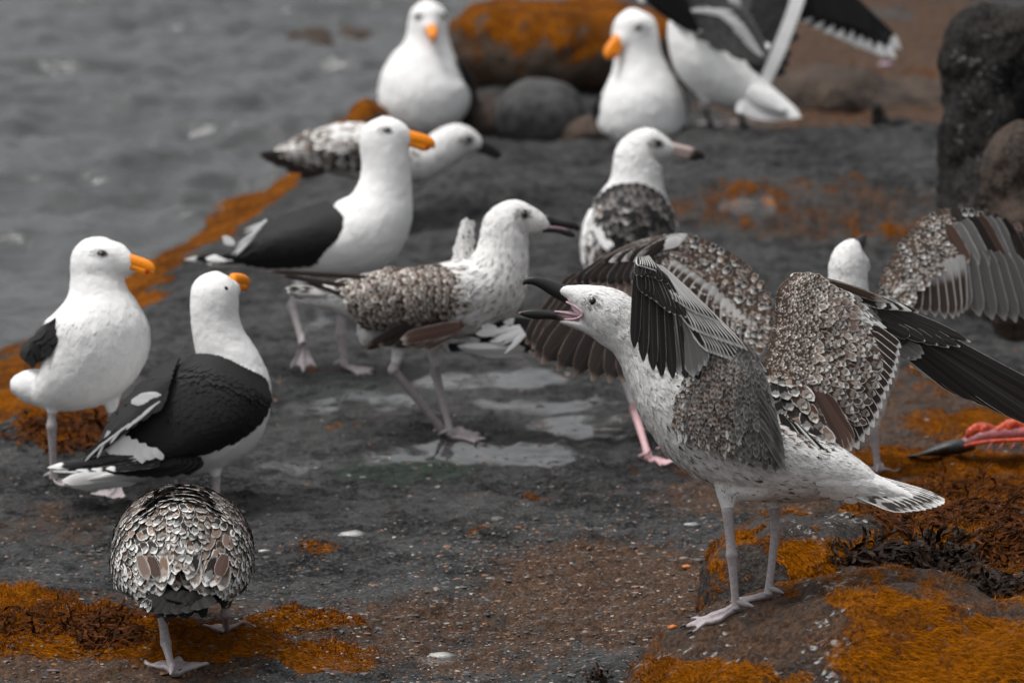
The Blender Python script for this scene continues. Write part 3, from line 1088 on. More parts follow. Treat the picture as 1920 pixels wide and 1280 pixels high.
        if tmpl in ('wisp', 'flat'):
            L = L * rng.uniform(.75, 1.1, n)
            D = D + rng.normal(size=D.shape) * L[:, None] * .12 * np.array([1, 1, .2])
        N = np.repeat(nrmz(np.array(nrm, float))[None], n, 0)
        if roll:
            X = nrmz(np.cross(nrmz(D), N))
            N = nrmz(N + X * roll)
        W_ = Wd if np.isscalar(Wd) else np.linspace(Wd[0], Wd[1], n)
        mats = [mat] * n if isinstance(mat, str) else list(mat)
        for i in range(n):
            self.place(R[i:i + 1], D[i:i + 1], N[i:i + 1], L[i], (W_ if np.isscalar(W_) else W_[i]) * rng.uniform(.94, 1.06), lift, mats[i % len(mats)], tmpl, parent, name, individual, keep=True)

    # -------- head parts
    def tube(self, name, sec, mat, parent=None, seg=14, n=None):
        v, q, al, C, T = loft(sec, seg=seg, n=n)
        return link(name, mk_mesh(name, self.W(v), q, mats=[mat], attrs={'along': al}), parent or self.root)

    def eye(self, x, y, r, mat='eyedark', ring='skinring', out=.35, wide=1.0):
        p, nr = self.surf(x, y)
        v, f = ICO4
        c = p - nr * r * (1 - out) * .8
        link('eye', mk_mesh('eye', self.W(v * r * np.array([wide, 1 / wide ** .3, 1]) + c), f, mats=[M[mat]]), self.root)
        if ring:
            a = nrmz(np.cross(nr, [0, 1, .1]))
            b = np.cross(nr, a)
            th = np.linspace(0, 2 * np.pi, 24, endpoint=False)
            ph = np.linspace(0, 2 * np.pi, 8, endpoint=False)
            cc = p + nr * r * .02
            V = np.array([cc + (a * math.cos(t) + b * math.sin(t)) * (r * .98 + r * .2 * math.cos(s)) * np.array([wide, 1 / wide ** .3, 1]) + nr * r * .2 * math.sin(s) for t in th for s in ph])
            i = np.arange(24 * 8).reshape(24, 8)
            Q = np.stack([i, np.roll(i, -1, 0), np.roll(np.roll(i, -1, 0), -1, 1), np.roll(i, -1, 1)], -1).reshape(-1, 4)
            link('eye_ring', mk_mesh('eye_ring', self.W(V), Q, mats=[M[ring]]), self.root)

    def face(self, x, y, key, rx=20, ry=9, n=90, dx=0, L=8.0):
        """darker short feathers round the eye"""
        P, N, D = [], [], []
        for _ in range(n):
            a, r = rng.uniform(0, 6.283), rng.random() ** .6
            p, nr = self.surf(x + dx + rx * r * math.cos(a), y + ry * r * math.sin(a))
            P.append(p + nr * .3)
            N.append(nr)
            j = np.argmin(((self.C - p) ** 2).sum(-1))
            D.append(-self.T[j] + rng.normal(size=3) * .25)
        self.place(np.array(P), np.array(D), np.array(N), L * rng.uniform(.6, 1.2, n), L * .4, .05, key, 'wisp', self.bo, 'face_feathers')

    def bill(self, upper, lower, mu, ml, mouth=None, hint=None):
        self.tube('upper_mandible', upper, mu)
        self.tube('lower_mandible', lower, ml)
        if mouth:
            self.tube('mouth_lining', mouth, M['mouth'])

    # -------- legs
    def leg(self, hip, heel, foot, heading, mat='leg', size=1.0, thick=1.0, snap=True, hits=None, foot_dir=None, fr=None, spread=34, web='web'):
        """hip, heel (x, y[, off]); foot (x, y) meets the ground under that pixel; heading in degrees on the ground (0 right, 90 away)"""
        if snap:
            h = ray(foot[0], foot[1], hits)
            ank = h[0] + np.array([0, 0, .006])
        else:
            ank = self.W(np.array([foot[0], foot[1], foot[2]]))
        ao = (depth_of(ank) - self.d) / self.k
        hx = np.array([hip[0], hip[1], hip[2] if len(hip) > 2 else ao * .5])
        kx = np.array([heel[0], heel[1], heel[2] if len(heel) > 2 else ao * .92])
        ax = np.array([foot[0], foot[1] - 6 * (1 if snap else 0), ao])
        k = thick
        dirk = nrmz(ax - kx)
        sec = [(*hx, 11 * k, 11 * k), (*(hx * .45 + kx * .55), 8.2 * k, 8.0 * k), (*(kx - nrmz(kx - hx) * 10), 9.0 * k, 8.5 * k), (*kx, 10.5 * k, 9.5 * k), (*(kx + dirk * 12), 8.6 * k, 7.6 * k),
               (*(kx * .5 + ax * .5), 6.8 * k, 6.0 * k), (*(kx * .15 + ax * .85), 7.0 * k, 6.4 * k), (*ax, 8.8 * k, 8.2 * k)]
        v, q, al, C, T = loft(sec, seg=14, n=36)
        rid = 1 + .045 * np.sin(al * 150)
        lo = link('leg', mk_mesh('leg', self.W(v), q, mats=[M[mat]]), self.root)
        # foot
        self.foot(ank, heading, size, lo, M[web], snap, hits, foot_dir, spread)
        return lo

    def foot(self, ank, heading, size, parent, mat, snap, hits, foot_dir, spread):
        Lf = .066 * size
        if foot_dir is not None:
            fd = nrmz(np.array(self.lin() @ np.array(foot_dir, float)))
            side = nrmz(np.cross(fd, [0, 1, 0])) if abs(fd[1]) < .9 else np.array([1., 0, 0])
            up = nrmz(np.cross(side, fd))
            if up[1] > 0:
                up = -up
        else:
            a = math.radians(heading)
            fd = np.array([math.cos(a), math.sin(a), 0])
            up = np.array([0, 0, 1.0])
        sd2 = np.cross(fd, up)
        nr_, na = 11, 25
        rs = np.linspace(0, 1, nr_)
        an = np.linspace(-1, 1, na)
        R_, A_ = np.meshgrid(rs, an, indexing='ij')
        toe = np.exp(-(A_ / .13) ** 2) + np.exp(-((np.abs(A_) - .96) / .11) ** 2)
        toe = np.clip(toe, 0, 1)
        ext = .80 + .20 * toe * np.where(np.abs(A_) < .5, 1.0, .82)
        ang = np.radians(spread) * A_
        rr = Lf * R_ * ext
        hgt = (.0016 + toe * .0052 * (1 - .55 * R_)) * size + .005 * size * (1 - R_) ** 3
        pl = ank[None, None] - fd * .006 * size + fd * (rr * np.cos(ang))[..., None] + sd2 * (rr * np.sin(ang))[..., None]
        top = pl + up * hgt[..., None]
        bot = pl + up * 0.0003
        if snap:
            for arr, add in ((top, hgt), (bot, hgt * 0 + .0004)):
                for i in range(nr_):
                    for j in range(na):
                        p = arr[i, j]
                        z = drop(p, hits, .05)
                        z = min(max(z, ank[2] - .05), ank[2] + .014)
                        arr[i, j, 2] = z + add[i, j]
        V = np.vstack([top.reshape(-1, 3), bot.reshape(-1, 3)])
        i = np.arange(nr_ * na).reshape(nr_, na)
        q = np.stack([i[:-1, :-1], i[1:, :-1], i[1:, 1:], i[:-1, 1:]], -1).reshape(-1, 4)
        e = np.concatenate([i[:, 0], i[-1, 1:], i[-2::-1, -1]])
        k = nr_ * na
        Q = np.vstack([q, q[:, ::-1] + k, np.stack([e[1:], e[:-1], e[:-1] + k, e[1:] + k], -1)])
        fo = link('foot', mk_mesh('foot', V, Q, mats=[mat]), parent)
        # claws and hind toe
        for j in (0, na // 2, na - 1):
            p = top[-1, j]
            dr = nrmz(top[-1, j] - top[-3, j])
            pts = np.array([p - dr * .002, p + dr * .003 * size + up * .001, p + dr * .007 * size - up * .001])
            self._rawtube('claw', pts, [.0022 * size, .0016 * size, .0003], M['claw'], parent)
        hb = ank - fd * .012 * size + up * .006
        self._rawtube('hind_toe', np.array([ank + up * .010, hb, hb - fd * .010 * size - up * .004]), [.0045 * size, .0036 * size, .001], mat, parent)

    def _rawtube(self, name, pts, rad, mat, parent):
        C = crom(pts, 8)
        r = crom(np.array(rad)[:, None], 8)[:, 0]
        T = nrmz(np.gradient(C, axis=0))
        h = np.array([.3, .2, .93])
        A = nrmz(np.cross(T, h))
        B = np.cross(T, A)
        th = np.linspace(0, 2 * np.pi, 8, endpoint=False)
        V = (C[:, None] + np.maximum(r, .0002)[:, None, None] * (np.cos(th)[None, :, None] * A[:, None] + np.sin(th)[None, :, None] * B[:, None])).reshape(-1, 3)
        i = np.arange(64).reshape(8, 8)
        j = np.roll(i, -1, 1)
        q = np.stack([i[:-1], j[:-1], j[1:], i[1:]], -1).reshape(-1, 4)
        return link(name, mk_mesh(name, V, q, mats=[mat]), parent)


def zone_all(key):
    return lambda P, N: np.array([key] * len(P), dtype=object)


def zone_mix(keys, probs):
    return lambda P, N: rng.choice(np.array(keys, dtype=object), len(P), p=probs)

# ------------------------------------------------------------------ the calling young gull (in focus)
def anchor(*pts, hits=None):
    return float(np.mean([depth_of(ray(x, y, hits)[0]) for x, y in pts]))


def hero():
    d = anchor((1385, 1155), (1437, 1122), hits=[B1])
    b = Bird('gull', 'young speckled gull calling with its bill wide open and wings raised', 'gull', 1405, 1150, d)
    main = [(1650, 912, 0, 14, 26), (1600, 897, 0, 38, 46), (1545, 882, 0, 58, 66), (1480, 866, 0, 78, 84), (1400, 840, 0, 93, 98), (1328, 792, 0, 99, 100), (1274, 738, 0, 86, 86),
            (1237, 690, 0, 70, 68), (1206, 646, 0, 57, 54), (1172, 612, 0, 51, 47), (1138, 588, 0, 50, 43), (1106, 569, 0, 38, 36), (1080, 555, 0, 23, 26), (1062, 548, 0, 14, 18), (1048, 545, 0, 8, 12)]
    chin = [(1190, 640, 0, 40, 40), (1140, 624, 0, 26, 30), (1104, 613, 0, 14, 22), (1072, 606, 0, 7, 14), (1050, 602, 0, 3, 6)]
    belly = [(1480, 895, -34, 30, 30), (1420, 908, -34, 32, 30), (1376, 915, -30, 26, 24)]
    b.body([TH((1362, 918, -32), (1369, 992, -38), 21), TH((1450, 915, 26), (1453, 972, 36), 18), main, chin, belly], M['plum_juv'], voxel=3.2, smooth=5)

    def zone(P, N):
        x, y = P[:, 0], P[:, 1]
        r = rng.random(len(P))
        k = np.array(['whitejuv'] * len(P), dtype=object)
        neck = (x > 1180) & (x < 1640)
        k[neck & (r < .11)] = 'streak'
        k[neck & (r > .7)] = 'streakfaint'
        k[(x > 1250) & (x < 1500) & (y > 700) & (y < 880) & (r < .22)] = 'streak'
        k[y > 930] = 'whitejuv'
        k[(x > 1270) & (x < 1480) & (y > 800) & (r < .12)] = 'mottle'
        k[(x < 1190) & (r < .22)] = 'streakfaint'
        k[(x > 1500) & (r < .04)] = 'streak'
        k[(x > 1550)] = 'whitejuv'
        back = (N[:, 1] < -.35) & (x > 1260) & (x < 1560)
        k[back & (r < .7)] = 'checker'
        return k
    b.cover(7000, 15, 6, zone, lift=.09)
    b.eye(1111, 564, 8.5, ring=None, out=.3)
    b.face(1108, 566, 'eyeshade', 20, 14, 70)
    b.face(1170, 590, 'streakfaint', 36, 22, 120, L=12)
    b.bill([(1088, 570, 0, 14, 21), (1066, 555, 0, 16, 15), (1040, 542, 0, 14, 10), (1014, 530, 0, 10, 7.5), (998, 526, 0, 8, 6), (986, 528, 0, 5.5, 4), (980, 534, 0, 2, 1.5)],
           [(1092, 602, 0, 9, 14), (1060, 594, 0, 9, 10), (1030, 590, 0, 8.5, 7.5), (1004, 589, 0, 9.5, 6), (986, 588, 0, 6.5, 4.5), (973, 587, 0, 2, 1.5)],
           M['billjuv'], M['billjuvlow'], mouth=[(1112, 592, 0, 8, 24), (1098, 590, 0, 9, 25), (1082, 590, 0, 6, 19), (1062, 587, 0, 4, 12), (1040, 584, 0, 2, 7)])
    b.tube('gape', [(1062, 566, -15, 2, 3), (1080, 576, -22, 2.2, 3), (1090, 584, -27, 3, 3), (1091, 592, -27, 3, 3), (1078, 598, -22, 2.2, 3), (1058, 599, -13, 1.6, 2)], M['mouth'])
    b.leg((1364, 952, -40), (1372, 1040, -38), (1380, 1147), 178, size=1.3, hits=[B1], thick=1.08, spread=20)
    b.leg((1450, 952, 30), (1455, 990, 40), (1440, 1121), 180, size=1.1, hits=[B1], thick=1.05, spread=20)

    # tail
    tb = b.tube('tail', [(1540, 888, 0, 46, 52), (1610, 906, 0, 32, 38), (1670, 923, 0, 18, 28), (1725, 938, 0, 5, 14)], M['plum_juv'])
    b.fan([(1570, 880, 10), (1566, 905, -14)], [(1772, 936, 14), (1768, 944, -8), (1738, 953, -28), (1695, 958, -40)], 11, (24, 22), 'tailjuv', tb, stack=-1.2, nrm=(-.1, -.6, -.8), tmpl='flight')
    gt = Grid([[(1530, 842, -30), (1525, 870, -62), (1530, 905, -66), (1540, 938, -40)], [(1590, 866, -24), (1590, 888, -46), (1592, 912, -48), (1598, 944, -30)], [(1650, 894, -14), (1650, 908, -30), (1650, 925, -34), (1652, 946, -26)]], 20, 20)
    b.tract(gt, 9, 9, (26, 34), (13, 15), ['whitejuv', 'streakfaint'], tb, lift=.05, jit=.12, name='tail_coverts', prob=[.93, .07], tmpl='contour')

    # near wing: arm, seen from its mottled underside
    g = Grid([[(1318, 640, -118), (1355, 636, -128), (1390, 642, -132), (1412, 652, -132)],
              [(1288, 700, -106), (1340, 698, -132), (1395, 705, -140), (1441, 722, -134)],
              [(1262, 765, -96), (1325, 772, -130), (1400, 786, -138), (1462, 802, -128)],
              [(1268, 818, -92), (1335, 838, -122), (1408, 860, -126), (1473, 880, -116)]])
    w = b.sheet(g, 'wing', M['plum_brown'])
    b.tract(g, 13, 9, (22, 30), (10, 13), 'greyunder', w, u=(.0, .9), v=(.55, .98), lift=.08, jit=.16, pj=.8, name='underwing_coverts')
    b.fan([(1400, 650, -133), (1420, 740, -137), (1425, 800, -134)], [(1446, 740, -134), (1468, 830, -126), (1474, 882, -117)], 9, 13, 'greyunder', w, stack=-.6)
    b.tract(g, 18, 12, (22, 28), (10, 12), ['mottle', 'greyunder'], w, u=(-.02, .93), v=(0, .68), lift=.04, jit=.22, name='underwing_coverts', prob=[.8, .2])
    b.tract(g, 6, 9, 17, 8, ['whitejuv', 'streakfaint', 'mottle'], w, u=(.82, .99), v=(0, .62), lift=.06, jit=.35, pj=1.0, prob=[.15, .4, .45], tmpl='wisp')
    # edge of the arm where it meets the breast
    b.tract(g, 16, 3, 15, 10, ['checkerdark', 'mottle', 'streakfaint'], w, u=(0, .6), v=(-.02, .10), lift=0.07, jit=.3, prob=[.35, .4, .25])

    # near wing: hand folded down in front of the neck
    hw = b.tube('wing_hand', [(1206, 486, -136, 7, 6), (1228, 512, -134, 14, 7), (1262, 550, -130, 18, 6), (1310, 605, -126, 16, 6), (1360, 642, -124, 10, 5), (1400, 662, -124, 5, 4)], M['plum_brown'])
    b.fan([(1250, 540, -141), (1300, 560, -138)], [(1326, 658, -141), (1370, 674, -139), (1436, 696, -136)], 13, (16, 14), 'strip', hw, stack=.55, nrm=(0, 0, -1))
    b.fan([(1226, 505, -146), (1262, 520, -143)], [(1300, 618, -148), (1345, 636, -146), (1400, 655, -143)], 13, (14, 12), 'strip', hw, stack=.5)
    b.fan([(1212, 492, -149), (1240, 500, -148)], [(1262, 560, -154), (1302, 585, -152), (1352, 606, -149)], 12, (13, 11), 'strip', hw, stack=.5)
    b.fan([(1282, 585, -140), (1288, 590, -140)], [(1300, 705, -142), (1322, 684, -140)], 3, 32, 'palegrey', hw, stack=.6)
    b.fan([(1196, 508, -152), (1232, 530, -147), (1286, 590, -143)], [(1189, 653, -156), (1206, 678, -153), (1225, 696, -150), (1241, 708, -148), (1262, 711, -146), (1287, 711, -144), (1310, 714, -142)], 7, (20, 24), ['primary'], hw, stack=.9)
    b.fan([(1240, 560, -144), (1284, 590, -142)], [(1258, 700, -141), (1308, 702, -139)], 4, 24, 'primarypale', hw, stack=.6)
    b.fan([(1212, 498, -155), (1238, 510, -152)], [(1246, 577, -160), (1259, 587, -158), (1272, 591, -156), (1286, 594, -154)], 5, 18, ['primary'], hw, stack=.6)
    b.fan([(1200, 493, -158), (1214, 497, -157)], [(1204, 548, -164), (1216, 556, -162), (1231, 565, -160)], 4, 17, ['primary'], hw, stack=.6)
    b.fan([(1200, 488, -160), (1212, 486, -160)], [(1194, 516, -168), (1205, 518, -166), (1222, 518, -164), (1238, 524, -162), (1252, 532, -160)], 6, 15, 'primary', hw, stack=.5)
    b.fan([(1197, 482, -160), (1214, 480, -160)], [(1197, 498, -168), (1212, 502, -167), (1230, 508, -165)], 7, 10, 'strip', hw, stack=.5, tmpl='contour')

    # far wing, upper side: coverts
    g2 = Grid([[(1424, 692, 20), (1441, 650, 45), (1452, 600, 62), (1456, 546, 72), (1484, 514, 80)],
               [(1470, 716, 15), (1490, 672, 35), (1500, 612, 48), (1503, 556, 58), (1518, 513, 68)],
               [(1520, 742, 18), (1540, 692, 32), (1550, 628, 45), (1552, 572, 56), (1556, 528, 70)],
               [(1572, 778, 25), (1590, 716, 38), (1600, 652, 52), (1600, 596, 66), (1600, 552, 84)],
               [(1602, 804, 34), (1628, 724, 50), (1650, 668, 66), (1652, 628, 82), (1640, 588, 100)]], 48, 48)
    fw = b.sheet(g2, 'wing', M['plum_brown'])
    b.fan([(1562, 748, 42), (1592, 714, 52), (1612, 680, 62), (1626, 650, 72), (1636, 612, 84)], [(1610, 842, 40), (1641, 797, 54), (1664, 740, 66), (1681, 698, 76), (1690, 652, 88)], 14, (24, 18), 'secondary', fw, stack=-.8)
    b.tract(g2, 14, 34, (14, 19), (8, 10), ['checkerfine', 'checker'], fw, u=(-.02, .34), v=(0, 1), lift=0.07, jit=.15, prob=[.75, .25], name='lesser_coverts')
    b.tract(g2, 8, 18, (24, 32), (13, 15), ['checker', 'checkerbuff', 'checkerfine'], fw, u=(.33, .72), v=(0, 1), lift=0.065, jit=.22, individual=True, prob=[.72, .13, .15])
    b.tract(g2, 4, 15, (26, 32), (15, 17), ['checker', 'brownwhite'], fw, u=(.74, .94), v=(0, .84), lift=0.05, jit=.14, individual=True, prob=[.7, .3])
    b.tract(g2, 3, 4, (34, 36), (18, 19), 'softbrown', fw, u=(.46, .66), v=(.66, .88), lift=0.085, jit=.18, individual=True)
    b.tract(g2, 5, 8, (24, 30), 9, ['whitejuv', 'streakfaint', 'palegrey'], fw, u=(.66, .95), v=(.74, 1), lift=0.065, jit=.2, prob=[.45, .3, .25])
    b.tract(g2, 26, 2, 10, 8, 'brownwhite', fw, u=(0, .03), v=(.97, 1), lift=0.05)
    # far wing, hand
    fh = b.tube('wing_hand', [(1500, 528, 92, 8, 8), (1560, 540, 100, 13, 9), (1610, 566, 108, 18, 9), (1655, 605, 114, 20, 8), (1700, 640, 118, 10, 6)], M['plum_brown'])
    b.fan([(1600, 548, 112), (1640, 590, 112), (1668, 628, 112)], [(2020, 772, 128), (2010, 800, 128), (1985, 815, 127), (1950, 806, 126), (1918, 792, 125), (1878, 773, 124), (1840, 757, 122), (1816, 746, 121)], 9, (27, 30), ['primary', 'darkbrown'], fh, stack=.9)
    b.fan([(1655, 620, 124), (1672, 636, 124)], [(1822, 742, 128), (1790, 725, 128), (1752, 700, 127)], 4, 34, 'primarypale', fh, stack=.8)
    b.fan([(1660, 615, 118), (1672, 640, 118)], [(1733, 664, 116), (1724, 674, 115), (1705, 674, 114)], 4, 22, 'palegrey', fh, stack=.6)
    b.fan([(1575, 538, 104), (1630, 575, 106), (1660, 608, 106)], [(1822, 642, 106), (1797, 652, 105), (1770, 650, 104), (1742, 642, 103), (1706, 630, 102)], 6, 22, ['primary'], fh, stack=-.8)
    b.fan([(1525, 524, 98), (1570, 536, 98), (1620, 562, 100)], [(1724, 586, 98), (1702, 582, 97), (1682, 580, 96), (1662, 574, 96)], 6, 17, ['primary', 'checkerdark'], fh, stack=-.8)
    b.fan([(1490, 518, 90), (1560, 530, 92)], [(1600, 538, 92), (1640, 552, 94), (1668, 568, 95)], 8, 15, ['browntert', 'checkerfine'], fh, stack=-.5, tmpl='contour')

    # scapulars and tertials on the back
    g3 = Grid([[(1432, 688, -20), (1462, 692, -8), (1502, 700, 6)],
               [(1446, 742, -34), (1488, 738, -22), (1530, 745, -4)],
               [(1462, 800, -46), (1512, 796, -34), (1556, 796, -14)],
               [(1474, 836, -52), (1530, 828, -44), (1572, 820, -24)]])
    sc = b.sheet(g3, 'scapulars', M['plum_brown'])
    b.fan([(1512, 730, 8), (1545, 740, 10)], [(1566, 862, -6), (1590, 852, 0), (1600, 835, 6)], 5, 30, 'browntert', sc, stack=-1)
    b.fan([(1462, 775, -56), (1476, 785, -54)], [(1500, 868, -64), (1532, 866, -60), (1556, 862, -52)], 6, 18, ['strip', 'primary'], sc, stack=-1)
    b.tract(g3, 5, 5, (30, 46), (24, 29), ['checkerdark', 'checkerbuff', 'checker'], sc, u=(0, .72), v=(0, 1), lift=0.07, jit=.2, individual=True, prob=[.5, .25, .25])
    b.tract(g3, 3, 7, 17, 12, ['checker', 'checkerfine'], sc, u=(-.05, .1), v=(0, 1), lift=0.07, jit=.2, prob=[.5, .5])
    return b


# ------------------------------------------------------------------ shared builders for the other gulls
def adult_bill(b, bx, by, tx, ty, h=13, off0=-10, off1=-10, wide=.6):
    """closed orange bill from base to tip"""
    dx, dy = tx - bx, ty - by
    L = math.hypot(dx, dy)
    ux, uy = dx / L, dy / L
    vx, vy = -uy, ux
    if vy < 0:
        vx, vy = -vx, -vy                                  # v points down
    def pt(t, s, o=0):
        return (bx + dx * t + vx * s * h, by + dy * t + vy * s * h, off0 + (off1 - off0) * t + o)
    up = [(*pt(-.12, -.26), h * .84, h * wide), (*pt(.2, -.28), h * .76, h * wide * .92), (*pt(.55, -.24), h * .70, h * wide * .78), (*pt(.8, -.12), h * .64, h * wide * .64), (*pt(.95, .05), h * .40, h * wide * .45), (*pt(1.02, .42), h * .12, h * .1)]
    lo = [(*pt(-.12, .34), h * .46, h * wide * .88), (*pt(.3, .33), h * .44, h * wide * .76), (*pt(.62, .44), h * .50, h * wide * .66), (*pt(.8, .38), h * .38, h * wide * .5), (*pt(.93, .28), h * .12, h * .12)]
    return up, lo


def folded_wing(b, rows, mats, n=(12, 12), tmpl='contour', L=(22, 34), Wd=(16, 20), base='plum_black', individual=False, lift=.09, jit=.1, prob=None, name='coverts', parent=None, label='wing'):
    g = Grid(rows)
    w = b.sheet(g, label, M[base], parent=parent)
    b.tract(g, n[0], n[1], L, Wd, mats, w, u=(-.02, .92), v=(0, 1), lift=lift, jit=jit, individual=individual, prob=prob, name=None if individual else name, tmpl=tmpl)
    return g, w


def gull_a():
    d = anchor((100, 902), (222, 915))
    b = Bird('gull', 'white-breasted adult gull at the far left, red-spotted orange bill pointing right', 'gull', 160, 905, d)
    b.body([TH((98, 742, 10), (97, 785, 8), 20), TH((206, 735, 10), (212, 785, 0), 24), [(62, 742, 40, 20, 22), (100, 728, 25, 48, 55), (140, 700, 8, 78, 84), (172, 660, 0, 98, 98), (184, 615, -2, 100, 96), (186, 578, -2, 78, 80), (184, 548, -2, 57, 60), (183, 520, 0, 51, 52), (185, 494, 0, 54, 51), (190, 472, 0, 48, 45), (195, 456, 0, 32, 30), (198, 448, 0, 12, 12)],
            [(184, 487, -5, 43, 42), (211, 485, -16, 34, 32), (232, 491, -26, 25, 22), (247, 497, -32, 13, 13)],
            [(110, 735, 30, 34, 40), (60, 725, 50, 34, 36), (28, 720, 66, 18, 22)]], M['plum_white'], voxel=4, lump=1.8)
    b.cover(3000, 11, 5, zone_all('white'), lift=.012)
    up, lo = adult_bill(b, 240, 492, 288, 504, 16, -30, -46)
    b.bill(up, lo, M['billtop'], M['billbot'])
    b.eye(191, 475, 6, 'eyeadult', 'skinring', wide=1.35)
    b.face(188, 476, 'eyeshadeadult', 17, 8, 60)
    g, w = folded_wing(b, [[(112, 588, -30), (100, 600, -60), (108, 640, -75)],
                           [(88, 600, -8), (72, 630, -45), (85, 668, -55)],
                           [(62, 630, 25), (50, 655, 10), (60, 684, -5)],
                           [(48, 640, 70), (40, 660, 60), (48, 678, 50)]], 'black', (6, 6), L=(26, 30), Wd=(20, 20))
    b.leg((98, 752, 10), (97, 800, 5), (101, 903), 330)
    b.leg((208, 760, 10), (214, 805, -10), (222, 915), 250)
    return b


def gull_b():
    d = anchor((405, 955), (330, 940))
    b = Bird('gull', 'adult gull with glossy black back turned to the camera, head looking away right', 'gull', 380, 950, d)
    b.body([TH((405, 855, -20), (404, 905, -20), 22), TH((340, 870, 50), (338, 905, 50), 20), [(200, 890, -20, 12, 22), (250, 878, -18, 26, 40), (305, 856, -10, 46, 60), (360, 826, 0, 72, 84), (408, 785, 0, 88, 96), (435, 735, 0, 76, 84), (432, 690, 0, 62, 66), (415, 645, 0, 51, 54), (404, 605, 0, 46, 48), (402, 565, 0, 46, 48), (403, 540, 2, 43, 44), (405, 520, 2, 30, 30), (406, 510, 2, 10, 10)],
            [(405, 548, 6, 40, 38), (425, 545, 26, 28, 28), (440, 540, 40, 15, 18)]], M['plum_white'], voxel=4, lump=1.5)
    b.cover(3000, 11, 5, zone_all('white'), lift=.012)
    b.tube('upper_mandible', [(436, 525, 40, 13, 11), (448, 525, 54, 13, 10), (458, 529, 68, 12, 9), (462, 536, 78, 6, 5)], M['billtop'])
    b.tube('lower_mandible', [(436, 537, 40, 8, 9), (449, 537, 54, 8, 8), (459, 539, 66, 7, 6), (462, 541, 72, 3, 3)], M['billbot'])
    b.eye(438, 525, 5, 'eyeadult', None)
    # mantle and folded wings
    rows = [[(344, 672, -18), (362, 662, -55), (404, 664, -74), (452, 684, -78), (497, 706, -52)],
            [(300, 700, -30), (335, 690, -82), (400, 705, -108), (462, 730, -106), (508, 748, -62)],
            [(246, 752, -38), (285, 748, -92), (370, 770, -122), (440, 786, -118), (484, 796, -72)],
            [(208, 806, -40), (240, 808, -82), (318, 830, -112), (380, 836, -108), (424, 838, -76)],
            [(178, 850, -36), (205, 858, -62), (262, 872, -86), (305, 868, -84), (335, 868, -66)]]
    g, w = folded_wing(b, rows, 'black', (26, 24), L=(24, 30), Wd=(17, 21), lift=.03, jit=.06, tmpl='flat')
    # raised edge of the far wing fold over the back
    gl = Grid([[(335, 668, -72), (322, 700, -102), (310, 738, -116)], [(283, 697, -72), (284, 730, -106), (297, 762, -122)], [(214, 770, -76), (226, 792, -112), (250, 794, -122)], [(182, 828, -76), (190, 832, -106), (208, 824, -114)], [(118, 872, -74), (126, 873, -88), (140, 868, -96)]])
    wl = b.sheet(gl, 'wing', M['plum_black'])
    b.tract(gl, 20, 8, (24, 28), (15, 18), 'black', wl, u=(0, .92), lift=.03, jit=.06, tmpl='flat')
    b.fan([(300, 752, -126), (235, 800, -124), (180, 842, -112)], [(272, 784, -126), (212, 820, -122), (150, 866, -106)], 15, 4, 'white', wl, stack=-.15, tmpl='flat')
    b.fan([(246, 752, -110), (262, 742, -110)], [(272, 756, -114), (290, 750, -114), (302, 740, -114)], 6, 13, 'white', w, stack=-.3, tmpl='contour')
    b.fan([(210, 808, -106), (235, 818, -112), (300, 845, -118)], [(205, 850, -104), (225, 866, -108), (258, 870, -112), (290, 856, -116)], 9, 28, 'white', w, stack=-.25, tmpl='contour')
    b.fan([(250, 852, -112), (300, 868, -108)], [(90, 876, -104), (104, 884, -104), (130, 882, -106), (165, 880, -108), (200, 878, -110)], 6, 16, 'bwtip', w, stack=-.8, nrm=(-.1, -.4, -.9))
    b.fan([(330, 862, -100), (380, 862, -96)], [(200, 884, -78), (240, 890, -80), (290, 892, -84), (340, 886, -84)], 6, 22, 'black', w, stack=1.0, nrm=(0, -.3, -.95))
    # tail
    tl = b.tube('tail', [(270, 884, -20, 20, 40), (210, 893, -22, 14, 42), (150, 902, -24, 7, 36), (120, 906, -24, 3, 26)], M['plum_white'])
    b.fan([(260, 882, -50), (260, 896, -30)], [(118, 900, -64), (124, 908, -40), (140, 912, -10)], 7, 26, 'white', tl, stack=1, nrm=(0, -.4, -1))
    b.leg((405, 870, -20), (404, 900, -20), (408, 968), 70)
    b.leg((340, 875, 50), (338, 905, 50), (340, 945), 70)
    return b


